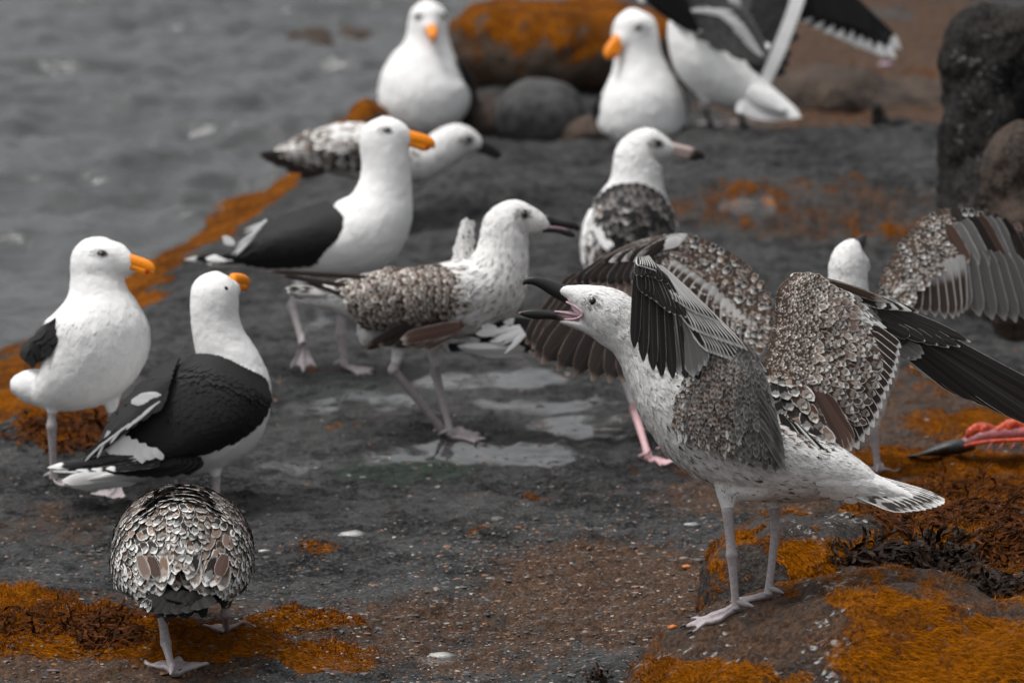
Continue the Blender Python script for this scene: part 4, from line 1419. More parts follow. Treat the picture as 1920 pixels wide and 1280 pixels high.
def gull_c():
    d = anchor((572, 703), (645, 692))
    b = Bird('gull', 'upright adult gull with white neck, black wing and orange bill, walking left of centre', 'gull', 610, 698, d)
    b.body([TH((575, 500, -20), (552, 556, -30), 22), TH((640, 505, 20), (640, 585, 20), 24), [(455, 484, 0, 10, 16), (500, 482, 0, 26, 36), (560, 474, 0, 46, 60), (622, 462, 0, 62, 78), (676, 440, 0, 76, 82), (708, 402, 0, 68, 70), (720, 362, 0, 54, 54), (724, 325, 0, 47, 47), (722, 292, 0, 46, 45), (720, 265, 0, 47, 43), (724, 243, 0, 40, 37), (728, 226, 0, 20, 20), (729, 219, 0, 7, 7)],
            [(718, 256, -3, 40, 37), (742, 255, -6, 31, 27), (761, 262, -8, 20, 17), (772, 267, -8, 9, 9)]], M['plum_white'], voxel=4, lump=1.5)
    b.cover(3000, 11, 5, zone_all('white'), lift=.012)
    up, lo = adult_bill(b, 764, 262, 813, 271, 17, -9, -14)
    b.bill(up, lo, M['billtop'], M['billbot'])
    b.eye(725, 244, 5.5, 'eyeadult', 'skinring', wide=1.35)
    b.face(726, 245, 'eyeshadeadult', 16, 7, 60)
    rows = [[(614, 376, -30), (640, 400, -62), (655, 432, -76), (640, 468, -70)],
            [(560, 392, -28), (580, 420, -78), (590, 460, -86), (588, 496, -62)],
            [(500, 418, -24), (512, 442, -70), (520, 474, -74), (522, 502, -50)],
            [(448, 458, -18), (452, 468, -46), (455, 482, -48), (462, 494, -36)]]
    g, w = folded_wing(b, rows, 'black', (20, 16), L=(22, 28), Wd=(16, 20), lift=.03, jit=.06, tmpl='flat')
    b.fan([(500, 412, -40), (470, 450, -50)], [(470, 430, -52), (448, 458, -58), (436, 482, -58)], 9, 6, 'white', w, stack=-.4, tmpl='wisp')
    b.fan([(480, 478, -44), (490, 488, -42)], [(345, 486, -20), (362, 488, -20), (392, 490, -24)], 4, 12, 'bwtip', w, stack=1)
    tl = b.tube('tail', [(490, 486, 0, 14, 30), (440, 490, 0, 8, 30), (395, 492, 0, 3, 24)], M['plum_white'])
    b.fan([(480, 480, -30), (480, 490, -10)], [(386, 484, -34), (390, 494, -14)], 5, 16, 'white', tl, stack=1, nrm=(0, -.4, -1))
    b.fan([(436, 452, 5), (440, 456, 5)], [(416, 444, 5), (418, 452, 5)], 2, 12, 'white', w, stack=-.5, tmpl='contour')
    b.leg((560, 515, -20), (549, 575, -30), (568, 645, -60), 0, snap=False, foot_dir=(.03, 1, -.25), size=.95, spread=26, web='web')
    b.leg((640, 525, 20), (640, 625, 20), (646, 691), 340, size=1.0)
    return b


def juv_zone(x0, body_key=('streak', .3), head='streakfaint'):
    def z(P, N):
        r = rng.random(len(P))
        k = np.array(['whitejuv'] * len(P), dtype=object)
        k[(r < body_key[1]) & x0(P)] = body_key[0]
        k[(r > .72) & x0(P)] = 'streakfaint'
        k[(r < .2) & ~x0(P)] = head
        return k
    return z


def gull_d():
    b = Bird('gull', 'mottled young gull with dark bill, mostly hidden behind the upright adult\'s neck', 'gull', 700, 420, FPX / 885.)
    b.body([[(520, 300, 0, 10, 16), (570, 288, 0, 32, 42), (640, 280, 0, 50, 60), (710, 290, 0, 54, 60), (768, 302, 0, 44, 48), (806, 296, 0, 38, 38), (836, 276, 0, 37, 35), (862, 264, 0, 33, 31), (888, 268, 0, 20, 19), (902, 274, 0, 10, 11)]], M['plum_juv'], voxel=4)
    b.cover(1500, 15, 8, juv_zone(lambda P: P[:, 0] < 790, ('checker', .5)), lift=.1)
    b.bill([(892, 268, 0, 11, 9), (914, 275, 0, 9, 7), (930, 285, 0, 7, 5), (941, 294, 0, 3, 2)], [(892, 279, 0, 6, 8), (912, 285, 0, 6, 6), (928, 293, 0, 5, 4), (936, 296, 0, 2, 2)], M['billjuv'], M['billjuv'])
    b.eye(880, 262, 6)
    b.face(878, 264, 'eyeshade', 15, 9, 60)
    g, w = folded_wing(b, [[(740, 255, -40), (745, 290, -62), (735, 325, -50)], [(660, 238, -35), (660, 280, -66), (660, 322, -50)], [(580, 245, -30), (585, 280, -56), (590, 318, -45)], [(525, 275, -20), (530, 292, -36), (540, 308, -30)]],
                       ['checker', 'checkerdark', 'streak'], (11, 9), L=(20, 26), Wd=(14, 17), base='plum_brown', prob=[.55, .2, .25], lift=0.07, jit=.25)
    b.fan([(600, 292, -52), (610, 320, -50)], [(482, 288, -26), (500, 302, -28), (560, 330, -34)], 6, 15, 'darkbrown', w, stack=1)
    b.leg((690, 335, -15), (692, 380, -15), (694, 428), 0)
    b.leg((715, 335, 15), (716, 380, 15), (718, 424), 0)
    return b


def gull_e():
    d = anchor((832, 818), (846, 822))
    b = Bird('gull', 'brown-mottled young gull striding right in the middle, dark bill slightly open', 'gull', 835, 820, d)
    b.body([TH((756, 630, -35), (738, 694, -40), 24), TH((812, 632, 35), (817, 700, 30), 24), [(590, 548, 0, 10, 16), (640, 556, 0, 34, 44), (710, 562, 0, 54, 68), (790, 566, 0, 66, 84), (868, 560, 0, 74, 84), (918, 534, 0, 70, 72), (938, 494, 0, 55, 56), (944, 458, 0, 47, 46), (948, 428, 0, 45, 42), (966, 410, 0, 37, 34), (994, 412, 0, 26, 24), (1018, 420, 0, 16, 16), (1030, 424, 0, 9, 9)],
            [(700, 600, 0, 30, 40), (690, 630, 0, 22, 26), (684, 648, 0, 8, 10)], [(620, 566, 0, 16, 24), (570, 562, 0, 10, 16), (552, 560, 0, 4, 8)]], M['plum_juv'], voxel=3.6)
    b.cover(3000, 15, 7.5, juv_zone(lambda P: P[:, 1] > 470, ('streak', .26)), lift=.1)
    b.bill([(1022, 412, 0, 11, 9), (1046, 418, 0, 8.5, 7), (1066, 421, 0, 8, 6), (1080, 425, 0, 6, 4), (1085, 434, 0, 2, 1.5)], [(1018, 430, 0, 6, 9), (1046, 432, 0, 5.5, 6.5), (1066, 438, 0, 6, 5), (1080, 443, 0, 3, 3)], M['billjuv'], M['billjuv'],
           mouth=[(1022, 426, 0, 4, 8), (1046, 427, 0, 4, 6), (1066, 431, 0, 3, 4)])
    b.eye(984, 402, 7)
    b.face(982, 403, 'eyeshade', 20, 10, 90)
    rows = [[(876, 498, -52), (886, 530, -82), (884, 570, -86), (868, 604, -72)],
            [(800, 496, -48), (806, 530, -92), (806, 576, -98), (800, 622, -72)],
            [(710, 504, -42), (718, 536, -82), (722, 580, -86), (730, 624, -62)],
            [(626, 530, -30), (640, 552, -58), (656, 584, -62), (690, 618, -48)]]
    g = Grid(rows)
    w = b.sheet(g, 'wing', M['plum_brown'])
    b.tract(g, 17, 13, (18, 26), (13, 16), ['checker', 'mottle', 'checkerbuff', 'checkerfine'], w, u=(-.02, .9), v=(0, .86), lift=0.06, jit=.22, individual=True, prob=[.5, .22, .08, .2])
    b.fan([(870, 610, -78), (780, 600, -84)], [(735, 650, -66), (690, 646, -60), (684, 655, -58)], 5, 20, 'darkbrown', w, stack=1)
    b.fan([(862, 612, -84), (868, 606, -84)], [(752, 636, -80), (760, 648, -78), (790, 652, -78)], 4, 26, 'browntert', w, stack=1)
    b.fan([(690, 520, -52), (660, 560, -56)], [(500, 508, -16), (525, 516, -18), (570, 526, -24)], 3, 9, ['darkbrown'], w, stack=1)
    b.tract(g, 5, 16, 20, 10, ['whitejuv', 'streakfaint', 'streak'], w, u=(-.07, .05), v=(-.05, .9), lift=0.05, jit=.5, pj=1.2, prob=[.5, .3, .2], tmpl='wisp', name='breast_feathers')
    b.tract(g, 8, 4, 24, 12, ['checkerfine', 'greyunder'], w, u=(.3, .9), v=(.84, 1), lift=0.05, jit=.2, prob=[.6, .4])
    tl = b.tube('tail', [(630, 548, 0, 16, 30), (580, 552, 0, 8, 30), (540, 548, 0, 3, 22)], M['plum_juv'])
    b.fan([(620, 546, -30), (620, 556, -10)], [(536, 540, -34), (545, 552, -16), (556, 562, -8)], 6, 16, 'tailjuv', tl, stack=1, nrm=(0, -.4, -1))
    # far wing tip showing above the back
    g4 = Grid([[(846, 492, 70), (868, 492, 62), (890, 490, 70)], [(852, 455, 74), (872, 452, 66), (890, 452, 74)], [(862, 424, 78), (877, 416, 72), (890, 424, 78)]], 16, 12)
    w2 = b.sheet(g4, 'wing', M['plum_juv'], thick=8)
    b.tract(g4, 8, 5, 14, 10, ['streakfaint', 'whitejuv', 'streak'], w2, u=(0, .9), lift=0.05, jit=.2, prob=[.5, .3, .2])
    b.leg((752, 640, -35), (738, 694, -40), (832, 815), 10, thick=1.05, size=.9)
    b.leg((812, 640, 35), (817, 700, 30), (846, 822), 355, thick=1.0, size=1.08)
    return b


def gull_f():
    b = Bird('gull', 'immature gull with dark blotched back and pale black-tipped bill, seen from behind', 'gull', 1180, 600, FPX / 962.)
    b.body([[(1165, 575, 0, 26, 40), (1168, 535, 0, 66, 78), (1176, 485, 0, 88, 92), (1183, 432, 0, 90, 88), (1188, 385, 0, 72, 70), (1193, 345, 0, 52, 52), (1195, 315, 0, 47, 46), (1200, 290, 0, 45, 42), (1216, 274, 0, 36, 34), (1238, 276, 0, 25, 24), (1256, 281, 0, 15, 15), (1264, 284, 0, 8, 8)]], M['plum_juv'], voxel=4)
    def z(P, N):
        r = rng.random(len(P))
        k = np.array(['whitejuv'] * len(P), dtype=object)
        k[P[:, 1] < 400] = 'white'
        k[(P[:, 1] > 400) & (r < .35)] = 'streakfaint'
        return k
    b.cover(2000, 16, 9, z, lift=.08)
    M['billF'] = M['billimm']
    up, lo = adult_bill(b, 1258, 281, 1320, 293, 13, 0, 0)
    b.bill(up, lo, M['billimm'], M['billimm'])
    b.eye(1234, 269, 6)
    b.face(1232, 270, 'eyeshade', 16, 8, 60)
    rows = [[(1112, 372, -30), (1150, 346, -62), (1200, 342, -68), (1240, 362, -56), (1262, 392, -30)],
            [(1098, 420, -50), (1142, 400, -92), (1192, 398, -98), (1240, 412, -82), (1272, 430, -42)],
            [(1094, 470, -55), (1140, 460, -100), (1190, 462, -106), (1240, 468, -88), (1272, 476, -45)],
            [(1100, 530, -50), (1140, 530, -92), (1190, 535, -98), (1235, 530, -80), (1265, 526, -40)]]
    g, w = folded_wing(b, rows, ['immmantle', 'checkerdark', 'black'], (12, 13), L=(24, 30), Wd=(18, 22), base='plum_brown', lift=0.05, jit=.2, prob=[.62, .1, .28])
    b.tract(g, 10, 3, 24, 14, ['whitejuv', 'streakfaint', 'checkerbuff'], w, u=(.15, .9), v=(-.02, .16), lift=0.06, jit=.2, prob=[.5, .35, .15])
    b.fan([(1112, 425, -88), (1120, 430, -88)], [(1140, 470, -104), (1150, 462, -104)], 3, 11, 'white', w, stack=-.8, tmpl='contour')
    b.leg((1150, 555, 0), (1150, 575, 0), (1150, 615), 60)
    b.leg((1200, 555, 0), (1200, 575, 0), (1200, 612), 60)
    return b


def gull_g():
    d = anchor((1216, 866), (1240, 850))
    b = Bird('gull', 'dark-backed gull feeding head down behind the calling gull, pink legs, white-spotted wing tips', 'gull', 1225, 862, d + .12)
    b.body([TH((1180, 700, -30), (1190, 770, -36), 22), TH((1235, 712, 20), (1240, 770, 20), 22), [(955, 650, 0, 10, 20), (1010, 646, 0, 34, 44), (1080, 645, 0, 50, 64), (1150, 650, 0, 58, 70), (1220, 664, 0, 58, 66), (1275, 690, 0, 50, 54), (1310, 720, 10, 42, 44), (1335, 755, 20, 38, 40), (1350, 790, 30, 34, 34), (1358, 812, 30, 18, 18)]], M['plum_white'], voxel=4.5)
    b.cover(1200, 17, 9, zone_all('white'), lift=.012)
    b.bill([(1356, 810, 30, 10, 10), (1362, 832, 30, 9, 8), (1364, 850, 30, 7, 6), (1361, 862, 30, 2, 2)], [(1350, 812, 30, 6, 9), (1355, 830, 30, 6, 7), (1358, 850, 30, 3, 3)], M['billtop'], M['billbot'])
    g, w = folded_wing(b, [[(1240, 615, -40), (1250, 650, -66), (1235, 690, -56)], [(1150, 596, -38), (1150, 640, -72), (1150, 690, -56)], [(1060, 596, -34), (1060, 635, -62), (1065, 680, -46)], [(985, 606, -24), (980, 630, -42), (990, 655, -34)]],
                       ['black', 'darkbrown'], (12, 10), L=(26, 38), Wd=(18, 22), prob=[.75, .25])
    b.fan([(1010, 606, -46), (1000, 630, -46)], [(944, 604, -40), (925, 625, -40), (918, 640, -40)], 4, 20, 'bwedge', w, stack=.8, tmpl='contour')
    b.fan([(985, 612, -36), (985, 632, -36)], [(808, 606, -20), (830, 616, -20), (868, 626, -22), (880, 634, -24)], 5, 20, 'bwtip', w, stack=1)
    b.fan([(930, 616, -44), (940, 620, -44)], [(902, 612, -46), (892, 626, -46)], 2, 16, 'white', w, stack=-.8, tmpl='contour')
    b.fan([(975, 612, -50), (985, 625, -50)], [(925, 622, -54), (918, 640, -54), (950, 660, -54)], 10, 11, 'white', w, stack=-.3, tmpl='wisp')
    tl = b.tube('tail', [(990, 650, 0, 16, 34), (930, 656, 0, 8, 34), (870, 652, 0, 3, 26)], M['plum_white'])
    b.fan([(985, 648, -34), (990, 664, -16)], [(858, 648, -40), (866, 656, -30), (900, 664, -26)], 7, 12, 'white', tl, stack=1, nrm=(0, -.4, -1))
    b.fan([(880, 648, -30), (880, 652, -24)], [(832, 648, -32), (836, 655, -28)], 3, 10, 'bwtip', tl, stack=1)
    b.leg((1185, 712, -30), (1190, 770, -36), (1217, 866), 330, mat='legpink', web='legpink')
    b.leg((1235, 712, 20), (1240, 770, 20), (1250, 852), 330, mat='legpink', web='legpink')
    return b


def gull_i():
    d = anchor((1645, 888), (1600, 880))
    b = Bird('gull', 'young gull with half-open spread wings seen from behind, beyond the calling gull', 'gull', 1620, 885, d)
    b.body([TH((1640, 765, 0), (1638, 812, 0), 22), TH((1585, 765, 0), (1585, 812, 0), 22), [(1610, 770, -10, 30, 45), (1606, 720, 0, 74, 86), (1598, 660, 0, 88, 96), (1592, 605, 0, 68, 70), (1590, 565, 0, 46, 48), (1590, 530, 0, 38, 40), (1590, 500, 0, 37, 38), (1593, 478, 2, 32, 33), (1600, 462, 6, 20, 22), (1606, 455, 10, 9, 10)], [(1600, 490, 10, 28, 28), (1618, 500, 30, 16, 20), (1626, 510, 34, 8, 10)]], M['plum_juv'], voxel=4)
    b.cover(2000, 15, 8, juv_zone(lambda P: P[:, 1] > 560, ('streak', .3), 'streakfaint'), lift=.09)
    b.bill([(1604, 462, 18, 11, 10), (1612, 452, 34, 9, 8), (1619, 445, 50, 6, 6), (1622, 446, 58, 2, 2)], [(1608, 468, 20, 7, 8), (1616, 459, 36, 6, 6), (1622, 452, 50, 3, 3)], M['billjuv'], M['billjuv'])
    b.leg((1640, 770, 0), (1638, 812, 0), (1646, 888), 80)
    b.leg((1585, 770, 0), (1585, 812, 0), (1592, 882), 80)
    # right wing
    g = Grid([[(1634, 585, -10), (1652, 520, 20), (1690, 448, 50), (1745, 398, 80), (1800, 388, 100), (1870, 400, 120), (1950, 440, 140)],
              [(1652, 590, -18), (1680, 535, 8), (1722, 475, 34), (1768, 436, 62), (1815, 425, 88), (1880, 436, 110), (1955, 470, 130)],
              [(1668, 590, -22), (1706, 552, 0), (1752, 505, 24), (1790, 475, 52), (1830, 465, 80), (1890, 475, 104), (1960, 505, 124)]])
    w = b.sheet(g, 'wing', M['plum_brown'])
    b.fan([(1690, 540, 4), (1740, 505, 20), (1800, 478, 40)], [(1668, 596, -10), (1706, 585, 8), (1745, 592, 22), (1785, 598, 38), (1806, 588, 48)], 10, 22, 'brownwhite', w, stack=.8)
    b.fan([(1800, 480, 56), (1850, 470, 72), (1900, 480, 90)], [(1812, 582, 58), (1850, 598, 72), (1886, 602, 84), (1918, 606, 96), (1960, 600, 110)], 7, 30, 'palegrey', w, stack=1)
    b.fan([(1900, 440, 100), (1960, 470, 112)], [(1950, 600, 112), (2010, 620, 120), (2060, 620, 130)], 6, 28, 'darkbrown', w, stack=1)
    b.fan([(1778, 425, 60), (1830, 405, 80), (1880, 412, 100)], [(1816, 494, 56), (1850, 500, 70), (1885, 500, 84), (1905, 520, 96), (1940, 520, 108)], 8, 24, ['browntert', 'palegrey', 'palegrey', 'darkbrown'], w, stack=.6)
    b.tract(g, 9, 24, (18, 24), (10, 12), ['checkerfine', 'checkerdark', 'mottle'], w, u=(-.02, .9), v=(0, .60), lift=.075, jit=.25, prob=[.5, .25, .25])
    b.tract(g, 4, 12, (18, 24), (13, 15), ['darkbrown', 'checkerdark', 'browntert'], w, u=(0, .7), v=(.52, .98), lift=0.07, jit=.2, prob=[.5, .25, .25], individual=True)
    # left wing, hand drooping to the left
    g2 = Grid([[(1452, 610, -40), (1440, 545, -20), (1395, 490, 0), (1330, 452, 20), (1275, 436, 34), (1225, 446, 40)],
               [(1440, 640, -50), (1418, 585, -32), (1372, 530, -10), (1312, 488, 12), (1262, 468, 26), (1215, 470, 34)],
               [(1425, 655, -54), (1392, 615, -40), (1345, 562, -18), (1292, 512, 4), (1248, 490, 20), (1205, 492, 30)]])
    w2 = b.sheet(g2, 'wing', M['plum_brown'])
    b.fan([(1400, 600, -36), (1340, 540, -14), (1270, 490, 8)], [(1418, 690, -46), (1375, 640, -30), (1330, 590, -10), (1282, 540, 8), (1255, 525, 16)], 13, 20, 'brownwhite', w2, stack=-.8)
    b.tract(g2, 8, 22, (16, 22), (12, 15), ['checkerfine', 'checker', 'mottle', 'checkerdark'], w2, u=(-.02, .92), v=(0, .82), lift=0.075, jit=.25, prob=[.4, .15, .2, .25], individual=True)
    b.tract(g2, 4, 6, 24, 15, ['darkbrown', 'palegrey'], w2, u=(0, .9), v=(.78, 1), lift=0.07, jit=.2, prob=[.7, .3])
    b.fan([(1232, 468, 20), (1240, 462, 18)], [(1270, 440, 12), (1288, 440, 12), (1280, 448, 12)], 3, 20, 'whitejuv', w2, stack=-1, tmpl='contour')
    hd = b.tube('wing_hand', [(1270, 452, 30, 12, 8), (1215, 466, 38, 20, 9), (1160, 490, 42, 22, 9), (1110, 512, 46, 14, 8), (1075, 525, 48, 6, 5)], M['plum_brown'])
    b.fan([(1085, 518, 44), (1130, 512, 38), (1180, 515, 34), (1215, 520, 30)], [(986, 646, 30), (1006, 660, 26), (1030, 660, 22), (1000, 672, 16), (1040, 694, 12), (1095, 712, 8), (1150, 718, 4), (1190, 716, 2)], 13, (40, 48), 'darkbrown', hd, stack=-.8)
    b.fan([(1150, 520, 26), (1190, 515, 24)], [(1090, 560, 24), (1130, 580, 20), (1170, 590, 18)], 5, 26, 'softbrown', hd, stack=-.8)
    b.fan([(1140, 486, 26), (1220, 462, 22)], [(1078, 530, 28), (1110, 530, 24), (1150, 535, 20), (1185, 530, 18)], 8, 22, ['darkbrown', 'primary', 'darkbrown'], hd, stack=-.8)
    b.fan([(1190, 470, 20), (1255, 448, 18)], [(1130, 492, 22), (1165, 490, 20), (1200, 492, 18)], 7, 18, ['darkbrown', 'checkerdark'], hd, stack=-.6, tmpl='contour')
    return b


def gull_j():
    d = 13.75
    b = Bird('gull', 'far adult gull facing the camera, orange bill tucked down, left of the orange boulder', 'gull', 800, 275, d)
    b.body([[(800, 246, 10, 30, 50), (800, 222, 5, 70, 82), (797, 190, 0, 87, 92), (794, 155, 0, 84, 86), (797, 120, 0, 68, 68), (801, 92, 0, 50, 50), (802, 68, 0, 40, 42), (803, 44, 0, 38, 40), (804, 22, 0, 33, 34), (805, 8, 0, 20, 20), (806, 1, 0, 6, 6)],
            [(804, 48, -14, 30, 28), (807, 54, -34, 18, 18), (809, 58, -42, 10, 10)]], M['plum_white'], voxel=4.5)
    b.cover(2500, 12, 6, zone_all('white'), lift=.012)
    b.tube('upper_mandible', [(808, 54, -40, 11, 9), (810, 60, -58, 10, 8), (812, 67, -72, 8, 7), (813, 76, -78, 3, 3)], M['billtop'])
    b.tube('lower_mandible', [(808, 63, -36, 6, 8), (810, 69, -52, 6, 7), (812, 75, -64, 5, 5), (812, 78, -68, 2, 2)], M['billbot'])
    b.eye(784, 32, 5.5, 'eyeadult', 'skinring')
    b.eye(833, 31, 5.5, 'eyeadult', 'skinring')
    b.face(784, 33, 'eyeshadeadult', 14, 9, 40)
    b.face(830, 32, 'eyeshadeadult', 12, 9, 40)
    folded_wing(b, [[(858, 108, -30), (872, 125, -44), (874, 150, -40)], [(868, 125, 10), (888, 150, -10), (886, 180, -12)], [(876, 155, 60), (894, 172, 45), (890, 192, 40)]], 'black', (6, 5), L=24, Wd=20)
    folded_wing(b, [[(722, 130, -10), (718, 150, -20), (722, 175, -20)], [(718, 140, 40), (712, 160, 30), (716, 185, 30)], [(722, 150, 90), (716, 170, 85), (720, 190, 85)]], 'black', (6, 5), L=24, Wd=20)
    b.tube('tail', [(860, 195, 60, 14, 20), (885, 192, 90, 8, 14), (896, 190, 110, 3, 6)], M['plum_white'])
    b.leg((785, 240, 0), (785, 262, 0), (785, 285, 0), 270, snap=False)
    b.leg((820, 240, 0), (820, 262, 0), (820, 285, 0), 270, snap=False)
    return b


def gull_k():
    d = 13.25
    b = Bird('gull', 'far adult gull facing the camera with its head turned left, right of the orange boulder', 'gull', 1200, 270, d)
    b.body([[(1204, 268, 10, 40, 60), (1204, 240, 5, 80, 84), (1204, 205, 0, 84, 86), (1203, 170, 0, 74, 76), (1200, 135, 0, 56, 58), (1196, 105, 0, 45, 46), (1192, 78, 0, 44, 42), (1190, 55, 0, 43, 41), (1188, 36, 0, 36, 35), (1187, 22, 0, 18, 18), (1187, 16, 0, 6, 6)],
            [(1186, 68, -10, 34, 32), (1170, 78, -24, 22, 20), (1158, 86, -32, 11, 11)]], M['plum_white'], voxel=4.5)
    b.cover(2500, 12, 6, zone_all('white'), lift=.012)
    up, lo = adult_bill(b, 1162, 80, 1138, 106, 16, -32, -52)
    b.bill(up, lo, M['billtop'], M['billbot'])
    b.eye(1197, 52, 5.5, 'eyeadult', 'skinring')
    b.face(1197, 53, 'eyeshadeadult', 18, 9, 60)
    folded_wing(b, [[(1132, 180, -20), (1124, 195, -30), (1126, 215, -25)], [(1126, 190, 30), (1116, 205, 20), (1120, 225, 20)], [(1130, 200, 80), (1122, 210, 70), (1124, 228, 70)]], 'black', (6, 5), L=22, Wd=18)
    folded_wing(b, [[(1262, 140, -15), (1274, 165, -25), (1278, 195, -20)], [(1268, 150, 30), (1284, 180, 20), (1290, 208, 20)], [(1270, 165, 80), (1286, 195, 70), (1292, 215, 70)]], 'black', (6, 5), L=22, Wd=18)
    b.leg((1185, 255, 0), (1185, 275, 0), (1185, 292, 0), 270, snap=False)
    b.leg((1222, 255, 0), (1222, 275, 0), (1222, 292, 0), 270, snap=False)
    return b


def gull_l():
    d = anchor((1330, 240))
    b = Bird('gull', 'far adult gull raising both black wings, white tail towards the camera', 'gull', 1350, 240, d)
    b.body([TH((1318, 172, -15), (1324, 205, -15), 14), [(1450, 196, -10, 18, 24), (1410, 178, -5, 36, 44), (1362, 150, 0, 52, 58), (1318, 112, 0, 56, 58), (1292, 70, 4, 42, 46), (1288, 30, 10, 32, 36), (1300, -6, 20, 28, 30), (1328, -22, 26, 28, 28), (1352, -8, 26, 29, 28), (1368, 12, 24, 24, 24), (1374, 28, 24, 12, 12)]], M['plum_white'], voxel=4.5)
    b.cover(2500, 12, 6, zone_all('white'), lift=.012)
    tl = b.tube('tail', [(1400, 172, -10, 30, 40), (1440, 195, -16, 24, 46), (1475, 213, -20, 8, 46)], M['plum_white'])
    b.fan([(1390, 190, -50), (1420, 150, -20)], [(1385, 212, -62), (1420, 225, -60), (1460, 228, -58), (1500, 222, -50)], 16, (15, 18), 'white', tl, stack=.8, nrm=(-.2, -.5, -.85))
    b.leg((1318, 175, -15), (1322, 200, -15), (1332, 238), 90)
    b.leg((1385, 195, 10), (1388, 210, 10), (1392, 234), 90)
    # far-right wing: black with white trailing edge
    g = Grid([[(1378, 125, 10), (1392, 60, 30), (1410, 0, 50), (1425, -60, 70)],
              [(1408, 138, 8), (1428, 75, 26), (1450, 10, 46), (1470, -60, 66)],
              [(1442, 148, 6), (1466, 90, 22), (1488, 25, 42), (1506, -50, 62)]])
    w = b.sheet(g, 'wing', M['plum_black'])
    b.tract(g, 8, 10, (26, 32), 20, 'black', w, u=(-.02, .85), lift=.08)
    b.fan([(1425, 148, 0), (1450, 85, 14), (1475, 20, 30), (1490, -30, 44)], [(1446, 156, -2), (1474, 98, 12), (1500, 30, 28), (1516, -20, 42)], 24, 16, 'white', w, stack=-.25, tmpl='contour')
    b.fan([(1375, 128, -14), (1410, 118, -12), (1432, 84, -4)], [(1415, 150, -18), (1436, 112, -14), (1440, 92, -10)], 5, 18, ['black', 'black', 'black', 'white', 'white'], w, stack=-.5, tmpl='contour')
    hd = b.tube('wing_hand', [(1470, -40, 60, 20, 8), (1530, -30, 70, 26, 8), (1580, 0, 76, 20, 8), (1610, 25, 80, 8, 6)], M['plum_black'])
    b.fan([(1500, -10, 62), (1540, -5, 68), (1580, -10, 72)], [(1516, 45, 64), (1545, 58, 66), (1572, 70, 68), (1598, 80, 70), (1622, 92, 72), (1645, 100, 74), (1676, 112, 76), (1690, 92, 78)], 10, 30, ['bwtip'], hd, stack=.8)
    b.fan([(1500, -50, 56), (1570, -40, 60)], [(1512, 30, 58), (1560, 40, 62), (1600, 50, 66), (1630, 60, 68)], 7, 30, 'black', hd, stack=-.8)
    # near-left wing, underside
    g2 = Grid([[(1300, 70, -52), (1285, 30, -66), (1275, -10, -80)], [(1345, 92, -58), (1340, 40, -74), (1330, -10, -88)], [(1392, 110, -62), (1398, 62, -76), (1372, 10, -90)], [(1428, 112, -64), (1420, 80, -76), (1390, 20, -90)]])
    w2 = b.sheet(g2, 'wing', M['plum_brown'])
    b.tract(g2, 7, 8, (30, 36), 18, 'palegrey', w2, u=(-.02, .75), lift=.06, tmpl='flight')
    b.fan([(1290, 20, -84), (1340, 20, -92), (1395, 75, -84)], [(1375, 22, -94), (1405, 60, -90), (1432, 106, -80)], 7, 10, 'white', w2, stack=-.4, tmpl='contour')
    hd2 = b.tube('wing_hand', [(1310, 60, -70, 8, 6), (1270, 34, -82, 12, 6), (1230, 5, -92, 12, 6), (1190, -30, -100, 6, 5)], M['plum_black'])
    b.fan([(1310, 58, -80), (1290, 20, -92)], [(1190, -24, -112), (1205, -30, -110), (1225, -40, -108), (1250, -50, -106)], 7, 18, 'black', hd2, stack=-.6)
    b.fan([(1262, 44, -72), (1275, 50, -72)], [(1296, 72, -78), (1306, 74, -78), (1318, 62, -78)], 5, 8, 'white', hd2, stack=-.6, tmpl='wisp')
    b.fan([(1196, -4, -104), (1200, 0, -104)], [(1206, 4, -106), (1212, 2, -106)], 2, 8, 'white', hd2, stack=-.6, tmpl='wisp')
    return b


